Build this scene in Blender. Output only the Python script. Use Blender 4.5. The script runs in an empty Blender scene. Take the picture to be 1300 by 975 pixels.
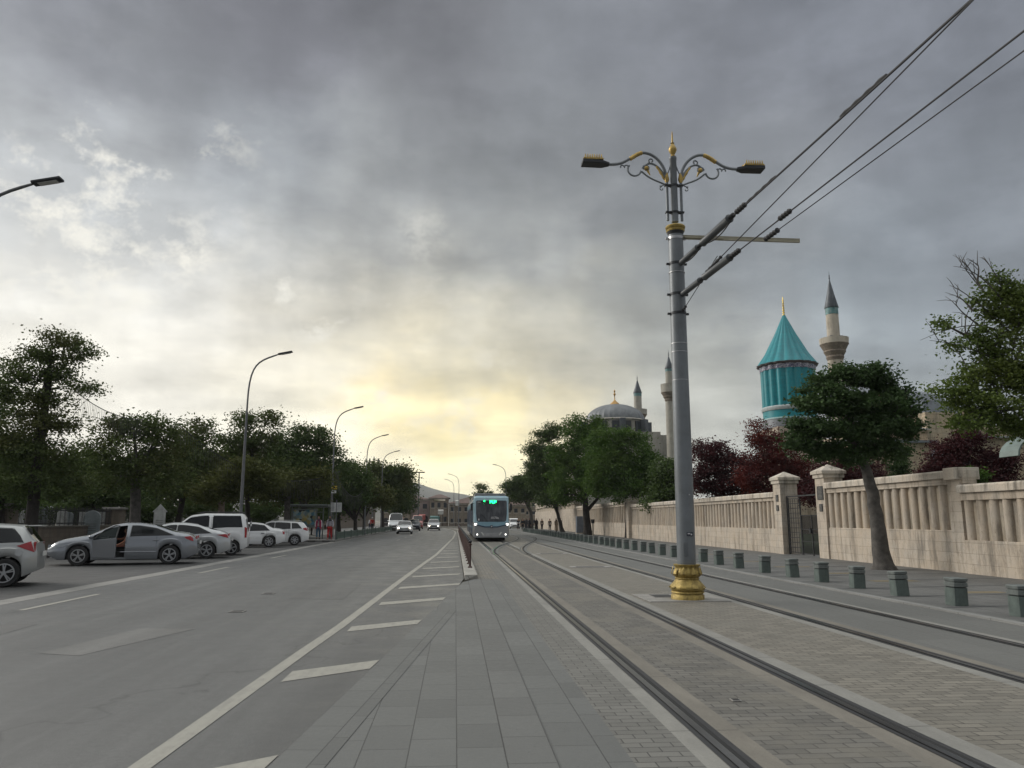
import bpy, bmesh, math, random
import numpy as np
from mathutils import Vector, Matrix
R=math.radians; PI=math.pi
random.seed(7); rng=np.random.default_rng(11)
scene=bpy.context.scene
COL=scene.collection
# ------------------------------------------------------------ camera
FPX=975.0; CAMH=1.56; PITCH=math.atan(172.5/FPX); YAW=math.atan(.0727)
cd=bpy.data.cameras.new('camera'); cam=bpy.data.objects.new('camera',cd); COL.objects.link(cam)
cd.sensor_width=36; cd.lens=27.0; cd.clip_start=.1; cd.clip_end=30000
cam.location=(0,0,CAMH); cam.rotation_euler=(PI/2+PITCH,0,-YAW)
scene.camera=cam
def ray(px,py):
    u=(px-650)/FPX; v=(487.5-py)/FPX
    Y=math.cos(PITCH)-v*math.sin(PITCH); Z=math.sin(PITCH)+v*math.cos(PITCH)
    c,s=math.cos(YAW),math.sin(YAW)
    return Vector((u*c+Y*s,-u*s+Y*c,Z))
def atY(px,py,Y):
    r=ray(px,py); return Vector((r.x/r.y*Y,Y,CAMH+r.z/r.y*Y))
def mpp(px,py,Y):                 # metres per pixel at that depth
    return Y/ray(px,py).y/FPX
# ------------------------------------------------------------ materials
MATS={}
def newmat(name):
    m=bpy.data.materials.new(name); m.use_nodes=True
    nt=m.node_tree; b=nt.nodes['Principled BSDF']; return m,nt,b
def N(nt,t,**k):
    n=nt.nodes.new(t)
    for a,v in k.items():
        if a.startswith('i_'): n.inputs[a[2:].replace('_',' ')].default_value=v
        else: setattr(n,a,v)
    return n
def lk(nt,a,b): nt.links.new(a,b)
def rgba(c): return (c[0],c[1],c[2],1)
def mixc(nt,fac,a,b,mode='MIX'):
    n=nt.nodes.new('ShaderNodeMix'); n.data_type='RGBA'; n.blend_type=mode
    for s,v in ((n.inputs[0],fac),(n.inputs[6],a),(n.inputs[7],b)):
        if hasattr(v,'is_linked') or isinstance(v,bpy.types.NodeSocket): lk(nt,v,s)
        elif isinstance(v,(int,float)): s.default_value=v
        else: s.default_value=rgba(v)
    return n.outputs[2]
def noise(nt,vec,scale,detail=4,rough=.6,dist=0):
    n=N(nt,'ShaderNodeTexNoise'); n.inputs['Scale'].default_value=scale; n.inputs['Detail'].default_value=detail
    n.inputs['Roughness'].default_value=rough; n.inputs['Distortion'].default_value=dist
    if vec is not None: lk(nt,vec,n.inputs['Vector'])
    return n.outputs['Fac']
def ramp(nt,fac,p0,p1,v0=0,v1=1):
    n=N(nt,'ShaderNodeMapRange'); n.inputs[1].default_value=p0; n.inputs[2].default_value=p1
    n.inputs[3].default_value=v0; n.inputs[4].default_value=v1; lk(nt,fac,n.inputs[0]); return n.outputs[0]
def mth(nt,op,a,b=None,c=None):
    n=N(nt,'ShaderNodeMath'); n.operation=op
    for i,v in enumerate((a,b,c)):
        if v is None: continue
        if isinstance(v,(int,float)): n.inputs[i].default_value=v
        else: lk(nt,v,n.inputs[i])
    return n.outputs[0]
def mapv(nt,vec,scale=(1,1,1),rot=(0,0,0),loc=(0,0,0)):
    n=N(nt,'ShaderNodeMapping'); n.inputs['Scale'].default_value=scale; n.inputs['Rotation'].default_value=rot
    n.inputs['Location'].default_value=loc; lk(nt,vec,n.inputs['Vector']); return n.outputs[0]
def pos(nt): return N(nt,'ShaderNodeNewGeometry').outputs['Position']
def objc(nt): return N(nt,'ShaderNodeTexCoord').outputs['Object']
def bump(nt,b,h,strength=.3,dist=.01):
    n=N(nt,'ShaderNodeBump'); n.inputs['Strength'].default_value=strength; n.inputs['Distance'].default_value=dist
    lk(nt,h,n.inputs['Height']); lk(nt,n.outputs[0],b.inputs['Normal'])
def pm(name,col,rough=.6,metal=0,var=.2,scale=3,bmp=0,coat=0,spec=.5,dirt=None):
    """painted / plain material with gentle procedural variation"""
    if name in MATS: return MATS[name]
    m,nt,b=newmat(name); v=objc(nt)
    f=noise(nt,v,scale,5,.65)
    lo=tuple(c*(1-var) for c in col); hi=tuple(min(1,c*(1+var)) for c in col)
    c=mixc(nt,ramp(nt,f,.3,.7),lo,hi)
    if dirt:
        f2=noise(nt,mapv(nt,v,(1,1,.25)),scale*1.7,6,.7)
        c=mixc(nt,ramp(nt,f2,.5,.75,0,.75),c,dirt)
    lk(nt,c,b.inputs['Base Color'])
    b.inputs['Roughness'].default_value=rough; b.inputs['Metallic'].default_value=metal
    b.inputs['Specular IOR Level'].default_value=spec
    if coat: b.inputs['Coat Weight'].default_value=coat; b.inputs['Coat Roughness'].default_value=.08
    if bmp: bump(nt,b,noise(nt,v,scale*8,4),bmp,.01)
    MATS[name]=m; return m
def emat(name,col,strength):
    m,nt,b=newmat(name); b.inputs['Base Color'].default_value=rgba(col)
    b.inputs['Emission Color'].default_value=rgba(col); b.inputs['Emission Strength'].default_value=strength
    b.inputs['Roughness'].default_value=.3
    return m
# ------------------------------------------------------------ mesh builder
class MB:
    def __init__(s): s.v=[]; s.f=[]; s.smooth=False
    def add(s,vs,fs):
        o=len(s.v); s.v+= [tuple(p) for p in vs]; s.f+=[tuple(i+o for i in f) for f in fs]; return s
    def box(s,c,d,rz=0,M=None):
        x,y,z=d[0]/2,d[1]/2,d[2]/2
        vs=[Vector((i*x,j*y,k*z)) for i in(-1,1) for j in(-1,1) for k in(-1,1)]
        m=Matrix.Rotation(rz,3,'Z') if M is None else M
        vs=[m@q+Vector(c) for q in vs]
        return s.add(vs,[(0,1,3,2),(4,6,7,5),(0,4,5,1),(2,3,7,6),(0,2,6,4),(1,5,7,3)])
    def b2(s,x0,x1,y0,y1,z0,z1): return s.box(((x0+x1)/2,(y0+y1)/2,(z0+z1)/2),(x1-x0,y1-y0,z1-z0))
    def tube(s,pts,rad,n=8,cap=True):
        pts=[Vector(p) for p in pts]
        if not hasattr(rad,'__len__'): rad=[rad]*len(pts)
        rings=[]; up=None
        for i,p in enumerate(pts):
            t=(pts[min(i+1,len(pts)-1)]-pts[max(i-1,0)])
            if t.length<1e-9: t=Vector((0,0,1))
            t.normalize()
            if up is None: up=t.orthogonal().normalized()
            up=(up-t*up.dot(t)); up=up.normalized() if up.length>1e-6 else t.orthogonal().normalized()
            w=t.cross(up)
            rings.append([p+(up*math.cos(2*PI*k/n)+w*math.sin(2*PI*k/n))*rad[i] for k in range(n)])
        o=len(s.v); vs=[q for r in rings for q in r]; fs=[]
        for i in range(len(pts)-1):
            for k in range(n):
                a=i*n+k; b=i*n+(k+1)%n; fs.append((a,b,b+n,a+n))
        if cap: fs.append(tuple(range(n))[::-1]); fs.append(tuple(range(len(vs)-n,len(vs))))
        return s.add(vs,fs)
    def lathe(s,prof,c=(0,0,0),n=24,cap=True,flute=0,nf=0,phase=0,rot=None,sq=0):
        c=Vector(c); vs=[]
        for r,z in prof:
            for k in range(n):
                a=2*PI*k/n+phase; rr=r*(1+flute*math.cos(nf*a)) if flute else r
                if sq:
                    ca,sa=abs(math.cos(a)),abs(math.sin(a)); rr=r/((ca**sq+sa**sq)**(1/sq))
                q=Vector((rr*math.cos(a),rr*math.sin(a),z))
                if rot is not None: q=rot@q
                vs.append(c+q)
        fs=[]
        for i in range(len(prof)-1):
            for k in range(n):
                a=i*n+k; b=i*n+(k+1)%n; fs.append((a,b,b+n,a+n))
        if cap: fs.append(tuple(range(n))[::-1]); fs.append(tuple(range(len(vs)-n,len(vs))))
        return s.add(vs,fs)
    def prism(s,poly,y0,y1,axis='Y'):
        n=len(poly)
        def P(p,t): return {'Y':(p[0],t,p[1]),'X':(t,p[0],p[1]),'Z':(p[0],p[1],t)}[axis]
        vs=[P(p,y0) for p in poly]+[P(p,y1) for p in poly]
        fs=[tuple(range(n)),tuple(range(2*n-1,n-1,-1))]+[(i,i+n,(i+1)%n+n,(i+1)%n) for i in range(n)]
        return s.add(vs,fs)
    def sphere(s,c,r,n=12,m=8,sc=(1,1,1)):
        pr=[(max(1e-3,r*math.sin(PI*i/m)),-r*math.cos(PI*i/m)) for i in range(m+1)]
        o=len(s.v); s.lathe(pr,(0,0,0),n)
        for i in range(o,len(s.v)):
            q=s.v[i]; s.v[i]=(q[0]*sc[0]+c[0],q[1]*sc[1]+c[1],q[2]*sc[2]+c[2])
        return s
    def build(s,name,mat,parent=None,smooth=False,bevel=0,fix=True,angle=40):
        me=bpy.data.meshes.new(name); me.from_pydata(s.v,[],s.f)
        if fix:
            bm=bmesh.new(); bm.from_mesh(me); bmesh.ops.recalc_face_normals(bm,faces=bm.faces); bm.to_mesh(me); bm.free()
        me.materials.append(mat)
        if smooth:
            for p in me.polygons: p.use_smooth=True
            me.set_sharp_from_angle(angle=R(angle))
        o=bpy.data.objects.new(name,me); COL.objects.link(o)
        if parent is not None: o.parent=parent
        if bevel:
            md=o.modifiers.new('bevel','BEVEL'); md.width=bevel; md.segments=2; md.limit_method='ANGLE'
        return o
def tag(o,label=None,cat=None,group=None,kind=None):
    if label: o['label']=label
    if cat: o['category']=cat
    if group: o['group']=group
    if kind: o['kind']=kind
    return o
def empty(name,loc,rz=0,label=None,cat=None,group=None):
    o=bpy.data.objects.new(name,None); COL.objects.link(o); o.location=loc; o.rotation_euler=(0,0,rz)
    o.empty_display_size=.2
    return tag(o,label,cat,group)
KIDS={}
def kids(o): return [c for c in bpy.data.objects if c.parent is o]
def copy_tree(o,parent=None):
    c=o.copy(); COL.objects.link(c)
    if parent is not None: c.parent=parent
    for k in kids(o): copy_tree(k,c)
    return c
def struct(o): return tag(o,kind='structure')
ORD=['first','second','third','fourth','fifth','sixth','seventh','eighth','ninth','tenth','eleventh','twelfth','thirteenth','fourteenth','fifteenth','sixteenth','seventeenth','eighteenth','nineteenth','twentieth']
TENS={2:'twenty',3:'thirty',4:'forty',5:'fifty'}
def ordw(i):
    if i<=20: return ORD[i-1]
    t,u=divmod(i,10)
    return TENS[t]+('-'+ORD[u-1] if u else '').replace('-','-') if u else {20:'twentieth',30:'thirtieth',40:'fortieth',50:'fiftieth'}[i]
# ------------------------------------------------------------ world: overcast evening sky
def make_world():
    w=bpy.data.worlds.new('World'); scene.world=w; w.use_nodes=True
    nt=w.node_tree; nt.nodes.clear()
    out=N(nt,'ShaderNodeOutputWorld'); bg=N(nt,'ShaderNodeBackground')
    sky=N(nt,'ShaderNodeTexSky'); sky.sky_type='NISHITA'; sky.sun_disc=False
    sky.sun_elevation=R(SUN_EL); sky.sun_rotation=R(SUN_AZ); sky.air_density=1.2; sky.dust_density=3
    tc=N(nt,'ShaderNodeTexCoord').outputs['Generated']
    # project direction on a cloud deck so the cells get smaller towards the horizon
    sx=N(nt,'ShaderNodeSeparateXYZ'); lk(nt,tc,sx.inputs[0])
    zz=mth(nt,'ADD',mth(nt,'MAXIMUM',sx.outputs[2],0.0),.16)
    cx=N(nt,'ShaderNodeCombineXYZ')
    lk(nt,mth(nt,'DIVIDE',sx.outputs[0],zz),cx.inputs[0]); lk(nt,mth(nt,'DIVIDE',sx.outputs[1],zz),cx.inputs[1])
    deck=cx.outputs[0]
    # warp
    nz=N(nt,'ShaderNodeTexNoise'); nz.inputs['Scale'].default_value=1.3; nz.inputs['Detail'].default_value=5; nz.inputs['Roughness'].default_value=.6
    lk(nt,deck,nz.inputs['Vector'])
    nz2=N(nt,'ShaderNodeTexNoise'); nz2.inputs['Scale'].default_value=12; nz2.inputs['Detail'].default_value=5; lk(nt,mapv(nt,tc,(1,1,1.6)),nz2.inputs['Vector'])
    def vm(op,a,b=None,sc=None):
        n=N(nt,'ShaderNodeVectorMath'); n.operation=op
        for i,q in enumerate((a,b)):
            if q is None: continue
            if isinstance(q,bpy.types.NodeSocket): lk(nt,q,n.inputs[i])
            else: n.inputs[i].default_value=q
        if sc is not None:
            if isinstance(sc,bpy.types.NodeSocket): lk(nt,sc,n.inputs['Scale'])
            else: n.inputs['Scale'].default_value=sc
        return n
    w1=vm('SCALE',vm('SUBTRACT',nz.outputs['Color'],(.5,.5,.5)).outputs[0],sc=.11).outputs[0]
    w2=vm('SCALE',vm('SUBTRACT',nz2.outputs['Color'],(.5,.5,.5)).outputs[0],sc=.10).outputs[0]
    d=vm('NORMALIZE',vm('ADD',vm('ADD',tc,w1).outputs[0],w2).outputs[0]).outputs[0]
    acc=None; wsum=None
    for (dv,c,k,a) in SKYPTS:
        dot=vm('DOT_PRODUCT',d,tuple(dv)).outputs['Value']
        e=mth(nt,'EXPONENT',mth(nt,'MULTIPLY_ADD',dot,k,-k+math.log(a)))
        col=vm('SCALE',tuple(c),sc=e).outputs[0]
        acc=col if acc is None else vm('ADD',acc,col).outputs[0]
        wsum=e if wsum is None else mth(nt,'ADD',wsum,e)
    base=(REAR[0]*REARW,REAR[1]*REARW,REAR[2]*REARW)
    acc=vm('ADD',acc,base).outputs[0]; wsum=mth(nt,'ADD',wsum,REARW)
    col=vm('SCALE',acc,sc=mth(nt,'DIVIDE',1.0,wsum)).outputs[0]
    # cloud texture: soft billows + fine wisps + rain streaks
    n1=noise(nt,mapv(nt,deck,(1,1.25,1)),1.15,6,.55,.15)
    n2=noise(nt,mapv(nt,tc,(1,1,1.7),loc=(3,7,0)),6.5,6,.6,.1)
    n3=noise(nt,mapv(nt,tc,(9,9,1.2),loc=(2,1,0)),2.4,3,.5)
    m1=ramp(nt,n1,.32,.68,.80,1.20)
    m2=ramp(nt,n2,.32,.68,.89,1.11)
    m3=ramp(nt,n3,.3,.7,.94,1.06)
    n5=noise(nt,mapv(nt,tc,(1,1,2.0),loc=(21,4,0)),3.6,8,.58,.1)
    m5=ramp(nt,n5,.44,.56,.90,1.07)
    mul=mth(nt,'MULTIPLY',mth(nt,'MULTIPLY',mth(nt,'MULTIPLY',m1,m2),m3),m5)
    col=vm('SCALE',col,sc=mul).outputs[0]
    # ragged bright breaks, mostly on the left and above the glow
    bmask=None
    for (dv,k,a) in BREAKS:
        dot=vm('DOT_PRODUCT',d,tuple(dv)).outputs['Value']
        e=mth(nt,'EXPONENT',mth(nt,'MULTIPLY_ADD',dot,k,-k+math.log(a)))
        bmask=e if bmask is None else mth(nt,'ADD',bmask,e)
    n4=noise(nt,mapv(nt,tc,(1,1,1.3),loc=(11,5,0)),11,9,.68,0)
    wisps=mth(nt,'MULTIPLY',ramp(nt,n4,.51,.63,0,.8),mth(nt,'MINIMUM',bmask,1.0))
    col=mixc(nt,wisps,col,(.72,.70,.63))
    # the lit sky texture, seen thinly through the cloud
    mx=mixc(nt,.96,sky.outputs[0],vm('SCALE',col,sc=10.0*SKYGAIN).outputs[0])
    lk(nt,mx,bg.inputs['Color']); bg.inputs['Strength'].default_value=.1
    lk(nt,bg.outputs[0],out.inputs[0])
def s2l(c): return tuple(((x/255)/12.92 if x/255<.04045 else ((x/255+.055)/1.055)**2.4) for x in c)
SUN_EL=26; SUN_AZ=-62; SKYGAIN=1.0
P=[((60,40),(124,127,134)),((330,50),(112,113,119)),((560,90),(98,99,103)),((800,50),(115,118,124)),((1060,60),(120,124,132)),((1260,60),(118,122,130)),
   ((60,200),(168,172,175)),((300,200),(140,145,150)),((520,210),(126,129,131)),((740,220),(124,127,130)),((950,230),(134,138,142)),((1230,230),(124,129,136)),
   ((40,330),(176,178,178)),((260,320),(172,174,174)),((470,330),(164,165,162)),((640,340),(140,142,141)),((900,350),(128,133,137)),((1180,330),(114,120,126)),
   ((60,410),(212,209,200)),((250,430),(205,203,196)),((430,440),(206,202,188)),((620,430),(178,177,168)),((800,440),(150,153,151)),((1120,430),(124,131,136)),
   ((150,540),(218,215,203)),((370,540),(224,220,202)),((500,505),(246,228,178)),((600,530),(250,236,182)),((590,590),(250,240,200)),((690,515),(238,224,184)),
   ((500,460),(196,190,172)),((580,465),(196,190,172)),((660,470),(178,174,162)),((760,465),(160,161,156)),((340,480),(222,215,200)),((420,540),(232,226,204)),((150,480),(216,212,202)),((390,380),(184,182,174)),((140,270),(184,187,188)),((420,270),(146,149,151)),((60,480),(214,211,200)),((640,270),(128,131,132)),((200,130),(134,137,142)),((700,140),(112,115,119)),((920,130),(118,121,128)),
   ((800,490),(176,176,168)),((920,540),(180,181,174)),((1080,560),(160,165,166)),((1250,520),(140,146,150)),((700,590),(240,232,196)),((350,620),(220,218,206))]
SKYPTS=[]
for (p,c) in P:
    t_=min(1,max(0,(p[1]-250)/250)); f_=(.95+(.15 if p[0]<680 else .0)*t_)*(1.03 if p[1]>485 else 1); SKYPTS.append((ray(*p).normalized(),tuple(q*f_ for q in s2l(c)),260.0,1.0))
for p_,c_,k_,a_ in (((560,548),(255,238,165),1500,1.6),((472,492),(252,224,150),2200,1.1),((505,520),(252,228,160),1600,1.),((620,522),(252,226,155),1800,1.4),((665,540),(252,232,170),1500,1.2),((590,600),(252,244,210),900,1.),((545,520),(252,226,155),1800,1.),((715,522),(244,224,175),1500,.7),((530,440),(184,180,168),500,.9),((700,455),(160,160,154),500,.9),((400,490),(222,214,194),500,.7),((620,470),(190,184,168),700,.8)):
    SKYPTS.append((ray(*p_).normalized(),tuple(q*(.98 if p_[1]>485 else .85) for q in s2l(c_)),k_,a_))
BREAKS=[(ray(*p).normalized(),k,a) for p,k,a in (((150,180),500,.8),((110,290),300,1.),((40,270),500,.8),((255,335),1200,1.),((270,215),900,.5),((385,350),1500,1.),((400,395),1200,.9),((530,290),2500,.35),((470,485),700,.9),((180,400),400,.5),((600,520),300,.7),((40,370),500,.8),((520,375),900,.5))]
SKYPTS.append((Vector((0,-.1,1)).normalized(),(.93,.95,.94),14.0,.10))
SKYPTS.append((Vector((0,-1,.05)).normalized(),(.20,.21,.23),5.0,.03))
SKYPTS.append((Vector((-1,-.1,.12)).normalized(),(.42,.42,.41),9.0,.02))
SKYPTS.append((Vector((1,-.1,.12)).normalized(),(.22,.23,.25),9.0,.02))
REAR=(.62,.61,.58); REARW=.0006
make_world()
sd=bpy.data.lights.new('sun','SUN'); sun=bpy.data.objects.new('sun',sd); COL.objects.link(sun)
sd.energy=1.5; sd.angle=R(30); sd.color=(1,.96,.90)
az,el=R(SUN_AZ),R(SUN_EL)
tosun=Vector((math.sin(az)*math.cos(el),math.cos(az)*math.cos(el),math.sin(el)))
sun.rotation_euler=tosun.to_track_quat('Z','Y').to_euler()
vs=scene.view_settings; vs.view_transform='Standard'; vs.look='None'; vs.gamma=1; vs.exposure=.48
# ------------------------------------------------------------ ground materials
def asphalt(name,col,streak=.25,rough=.55,crack=True):
    m,nt,b=newmat(name); p=pos(nt)
    fine=noise(nt,p,60,3,.7); mid=noise(nt,mapv(nt,p,(1.6,.10,1)),1.4,6,.65); big=noise(nt,p,.22,5,.6)
    c=mixc(nt,ramp(nt,mid,.3,.7),tuple(x*(1-streak) for x in col),tuple(x*(1+streak) for x in col))
    c=mixc(nt,ramp(nt,big,.35,.65,0,.35),c,tuple(x*.72 for x in col))
    c=mixc(nt,ramp(nt,fine,.35,.7,0,.45),c,tuple(x*1.6 for x in col)); sp=noise(nt,p,150,2,.6); c=mixc(nt,ramp(nt,sp,.56,.66,0,.6),c,tuple(x*.45 for x in col)); sp2=noise(nt,mapv(nt,p,loc=(9,3,0)),170,2,.6); c=mixc(nt,ramp(nt,sp2,.58,.68,0,.55),c,tuple(x*2.1 for x in col))
    # dark oil streaks and patches drawn out along the road
    st=noise(nt,mapv(nt,p,(.9,.16,1),rot=(0,0,R(6))),1.1,7,.7)
    c=mixc(nt,ramp(nt,st,.60,.72,0,.55),c,tuple(x*.5 for x in col))
    ln=noise(nt,mapv(nt,p,(.75,.010,1),loc=(2,0,0)),1.3,2,.5); c=mixc(nt,ramp(nt,ln,.42,.58,.0,.42),c,tuple(x*.66 for x in col))
    ag=noise(nt,p,22,5,.75); c=mixc(nt,ramp(nt,ag,.38,.62,.0,.42),c,tuple(x*.58 for x in col))
    # dusty wear
    st2=noise(nt,mapv(nt,p,(3.2,.05,1),loc=(5,0,0)),1.0,4,.6)
    c=mixc(nt,ramp(nt,st2,.58,.75,0,.35),c,tuple(x*1.5+.01 for x in col))
    if crack:
        wv=N(nt,'ShaderNodeTexVoronoi'); wv.feature='DISTANCE_TO_EDGE'; wv.inputs['Scale'].default_value=.16
        lk(nt,mapv(nt,p,(1,.35,1)),wv.inputs['Vector'])
        nn=N(nt,'ShaderNodeTexNoise'); nn.inputs['Scale'].default_value=.8; nn.inputs['Detail'].default_value=6; lk(nt,p,nn.inputs['Vector'])
        mv=N(nt,'ShaderNodeVectorMath'); mv.operation='MULTIPLY_ADD'; lk(nt,nn.outputs['Color'],mv.inputs[0]); mv.inputs[1].default_value=(2.5,2.5,0); lk(nt,p,mv.inputs[2])
        lk(nt,mapv(nt,mv.outputs[0],(1,.35,1)),wv.inputs['Vector'])
        c=mixc(nt,ramp(nt,wv.outputs['Distance'],.0,.003,.6,0),c,tuple(x*.35 for x in col))
    lk(nt,c,b.inputs['Base Color'])
    lk(nt,ramp(nt,noise(nt,p,1.3,5),.3,.7,rough-.1,rough+.12),b.inputs['Roughness'])
    b.inputs['Specular IOR Level'].default_value=.5
    bump(nt,b,noise(nt,p,70,5,.75),.6,.010)
    return m
def slabmat(name,w,h,col,joint=.012,off=.5,var=.22,swap=True,rot=0,rough=.65,jc=None,stain=.3,loc=(0,0,0),tint=None,seed=0):
    """stone slabs / pavers: bricks w long and h across; swap runs the courses along Y"""
    m,nt,b=newmat(name); p=pos(nt)
    s=N(nt,'ShaderNodeSeparateXYZ'); lk(nt,mapv(nt,p,rot=(0,0,rot),loc=loc),s.inputs[0])
    c0=N(nt,'ShaderNodeCombineXYZ')
    if swap: lk(nt,s.outputs[1],c0.inputs[0]); lk(nt,s.outputs[0],c0.inputs[1])
    else: lk(nt,s.outputs[0],c0.inputs[0]); lk(nt,s.outputs[1],c0.inputs[1])
    br=N(nt,'ShaderNodeTexBrick'); br.offset=off; br.inputs['Scale'].default_value=1
    br.inputs['Brick Width'].default_value=w; br.inputs['Row Height'].default_value=h
    br.inputs['Mortar Size'].default_value=joint/2; br.inputs['Mortar Smooth'].default_value=.1; br.inputs['Bias'].default_value=0
    br.inputs['Color1'].default_value=rgba([x*(1-var) for x in col]); br.inputs['Color2'].default_value=rgba([x*(1+var) for x in col])
    jc=jc or tuple(x*.28 for x in col); br.inputs['Mortar'].default_value=rgba(jc)
    lk(nt,c0.outputs[0],br.inputs['Vector'])
    c=br.outputs['Color']
    g=noise(nt,p,.7,6,.65); c=mixc(nt,ramp(nt,g,.3,.7,0,stain),c,tuple(x*.6 for x in col))
    g2=noise(nt,p,14,5,.7); c=mixc(nt,ramp(nt,g2,.35,.7,0,.28),c,tuple(x*1.35 for x in col))
    if tint is not None:
        g3=noise(nt,p,.9,4,.6); c=mixc(nt,ramp(nt,g3,.5,.62,0,.6),c,tint)
    sp=noise(nt,p,38,2,.5); c=mixc(nt,ramp(nt,sp,.70,.76,0,.5),c,tuple(x*.4 for x in col))
    lk(nt,c,b.inputs['Base Color'])
    lk(nt,ramp(nt,g2,.3,.7,rough-.12,rough+.12),b.inputs['Roughness'])
    h1=mth(nt,'ADD',mth(nt,'MULTIPLY',br.outputs['Fac'],-1.0),mth(nt,'MULTIPLY',g2,.25))
    bump(nt,b,h1,.5,.008)
    return m
def concrete(name,col,rough=.7,bands=0):
    m,nt,b=newmat(name); p=pos(nt)
    a=noise(nt,mapv(nt,p,(1,.35,1)),2.2,7,.7); c=mixc(nt,ramp(nt,a,.3,.7),tuple(x*.75 for x in col),tuple(x*1.22 for x in col))
    f=noise(nt,p,45,3,.7); c=mixc(nt,ramp(nt,f,.4,.7,0,.3),c,tuple(x*.6 for x in col))
    if bands:
        s=N(nt,'ShaderNodeSeparateXYZ'); lk(nt,p,s.inputs[0])
        q=mth(nt,'FRACT',mth(nt,'DIVIDE',s.outputs[1],bands))
        c=mixc(nt,mth(nt,'LESS_THAN',q,.012/bands),c,tuple(x*.3 for x in col))
    lk(nt,c,b.inputs['Base Color']); b.inputs['Roughness'].default_value=rough
    bump(nt,b,f,.3,.005); return m
# ------------------------------------------------------------ ground geometry
def bend(Y): return -.00076*max(0,Y-95)**2 if Y<180 else -.00076*85**2-(Y-180)*.13
def ribbon(name,x0,x1,y0,y1,z,mat,parent=None,step=6,kind=True):
    """x0,x1 numbers or functions of Y"""
    f0=x0 if callable(x0) else (lambda Y:x0); f1=x1 if callable(x1) else (lambda Y:x1)
    n=max(1,int(math.ceil((y1-y0)/step))); b=MB(); vs=[]; fs=[]
    for i in range(n+1):
        Y=y0+(y1-y0)*i/n; vs+=[(f0(Y)+bend(Y),Y,z),(f1(Y)+bend(Y),Y,z)]
    fs=[(2*i,2*i+1,2*i+3,2*i+2) for i in range(n)]
    b.add(vs,fs); o=b.build(name,mat,parent)
    if parent is None and kind: struct(o)
    return o
def lerp_tab(tab):
    def f(Y):
        if Y<=tab[0][0]: return tab[0][1]+(Y-tab[0][0])*(tab[1][1]-tab[0][1])/(tab[1][0]-tab[0][0])
        for (a,b),(c,d) in zip(tab,tab[1:]):
            if Y<=c: return b+(d-b)*(Y-a)/(c-a)
        return tab[-1][1]
    return f
g=MB(); g.add([(-9000,-60,-.06),(9000,-60,-.06),(9000,16000,-.06),(-9000,16000,-.06)],[(0,1,2,3)])
struct(g.build('ground',pm('dry_earth',(.16,.15,.12),.9,scale=.02)))
ROADC=(.102,.103,.100)
M_road=asphalt('road_asphalt',ROADC,.3,.52)
edge=lambda Y: min(.24,-1.15+.0955*(Y-5.57)*.975) if Y<20.5 else .25
ribbon('road',-8.40,edge,-6,330,0.0,M_road,step=2.5)
M_lot=asphalt('lot_asphalt',(.060,.060,.058),.18,.62,False)
lot=MB(); lot.add([(-22.2,-6,-.012),(-8.9,-6,-.012),(-8.9,57,-.012),(-22.2,57,-.012)],[(0,1,2,3)]); struct(lot.build('parking_lot',M_lot))
ribbon('gutter_strip',-8.90,-8.40,-6,330,.003,concrete('gutter_concrete',(.215,.21,.195),bands=1.0),step=3)
# median of grey slabs between the road and the track
M_slab=slabmat('median_slabs',.62,.327,(.112,.115,.110),.009,.37,.16,loc=(-.03,.28,0))
M_slab2=slabmat('cut_slabs',.62,.36,(.108,.111,.106),.009,.5,.14,swap=True,rot=R(5.6))
M_slab3=slabmat('dark_slabs',.62,.327,(.112,.114,.109),.009,.37,.12,loc=(-.03,.28,0))
diag=lambda Y: -.81+.0984*(Y-5.33)
dg=lambda Y: min(diag(Y),1.0)
ribbon('slab_paving',lambda Y:edge(Y)+.001 if Y<20.9 else .5,1.18,-6,21,.004,M_slab,step=.9)
b=MB()
ys=[-6+i*1.0 for i in range(22)]
tri=[]
for i,Y in enumerate(ys):
    if Y>14: break
    tri+=[(edge(Y)+.001,Y,.008),(max(diag(Y),edge(Y)+.002),Y,.008)]
k=len(tri)//2; b.add(tri,[(2*i,2*i+1,2*i+3,2*i+2) for i in range(k-1)])
struct(b.build('slab_paving',M_slab2))
if 0: b=MB(); b.add([(0.05,14.07,.012),(.055,14.1,.012),(-.824,5.0,.012),(-.83,5.0,.012),(-1.724,-4,.012),(-1.73,-4,.012)],[(0,1,2,3),(3,2,4,5)]); struct(b.build('paving_joint',pm('joint_dirt',(.03,.03,.028),.9))) if 0 else None
ribbon('slab_paving',lambda Y:.36+.0*Y,lambda Y:.69,-6,20.5,.0085,M_slab3,step=3)
M_pav=slabmat('grey_pavers',.20,.10,(.150,.142,.125),.013,.5,.25,rot=R(0),tint=(.19,.165,.125))
M_pav2=slabmat('beige_pavers',.20,.10,(.17,.156,.13),.009,.5,.22,rot=0)
M_pav2x=slabmat('cross_pavers',.22,.11,(.170,.157,.130),.013,.5,.26,swap=False,tint=(.150,.142,.120),jc=(.03,.027,.022))
M_pav1x=slabmat('track_pavers',.22,.11,(.120,.114,.100),.013,.5,.28,swap=False,tint=(.155,.144,.118),jc=(.025,.023,.02))
M_cl=concrete('pale_concrete',(.215,.21,.19),bands=1.5)
M_cb=concrete('brown_concrete',(.170,.156,.13),bands=2.0)
M_cg=slabmat('smooth_strip',1.2,.6,(.115,.116,.108),.006,.5,.08)
base=ribbon('tram_reservation',1.18,8.45,-6,150,.0,M_cg,step=3)
def sub(n,x0,x1,z,m,y0=-6,y1=150,step=3): return ribbon(n,x0,x1,y0,y1,z,m,step=step)
M_pavg=slabmat('edge_pavers',.22,.11,(.138,.135,.122),.011,.5,.16,swap=False,jc=(.03,.029,.026))
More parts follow.
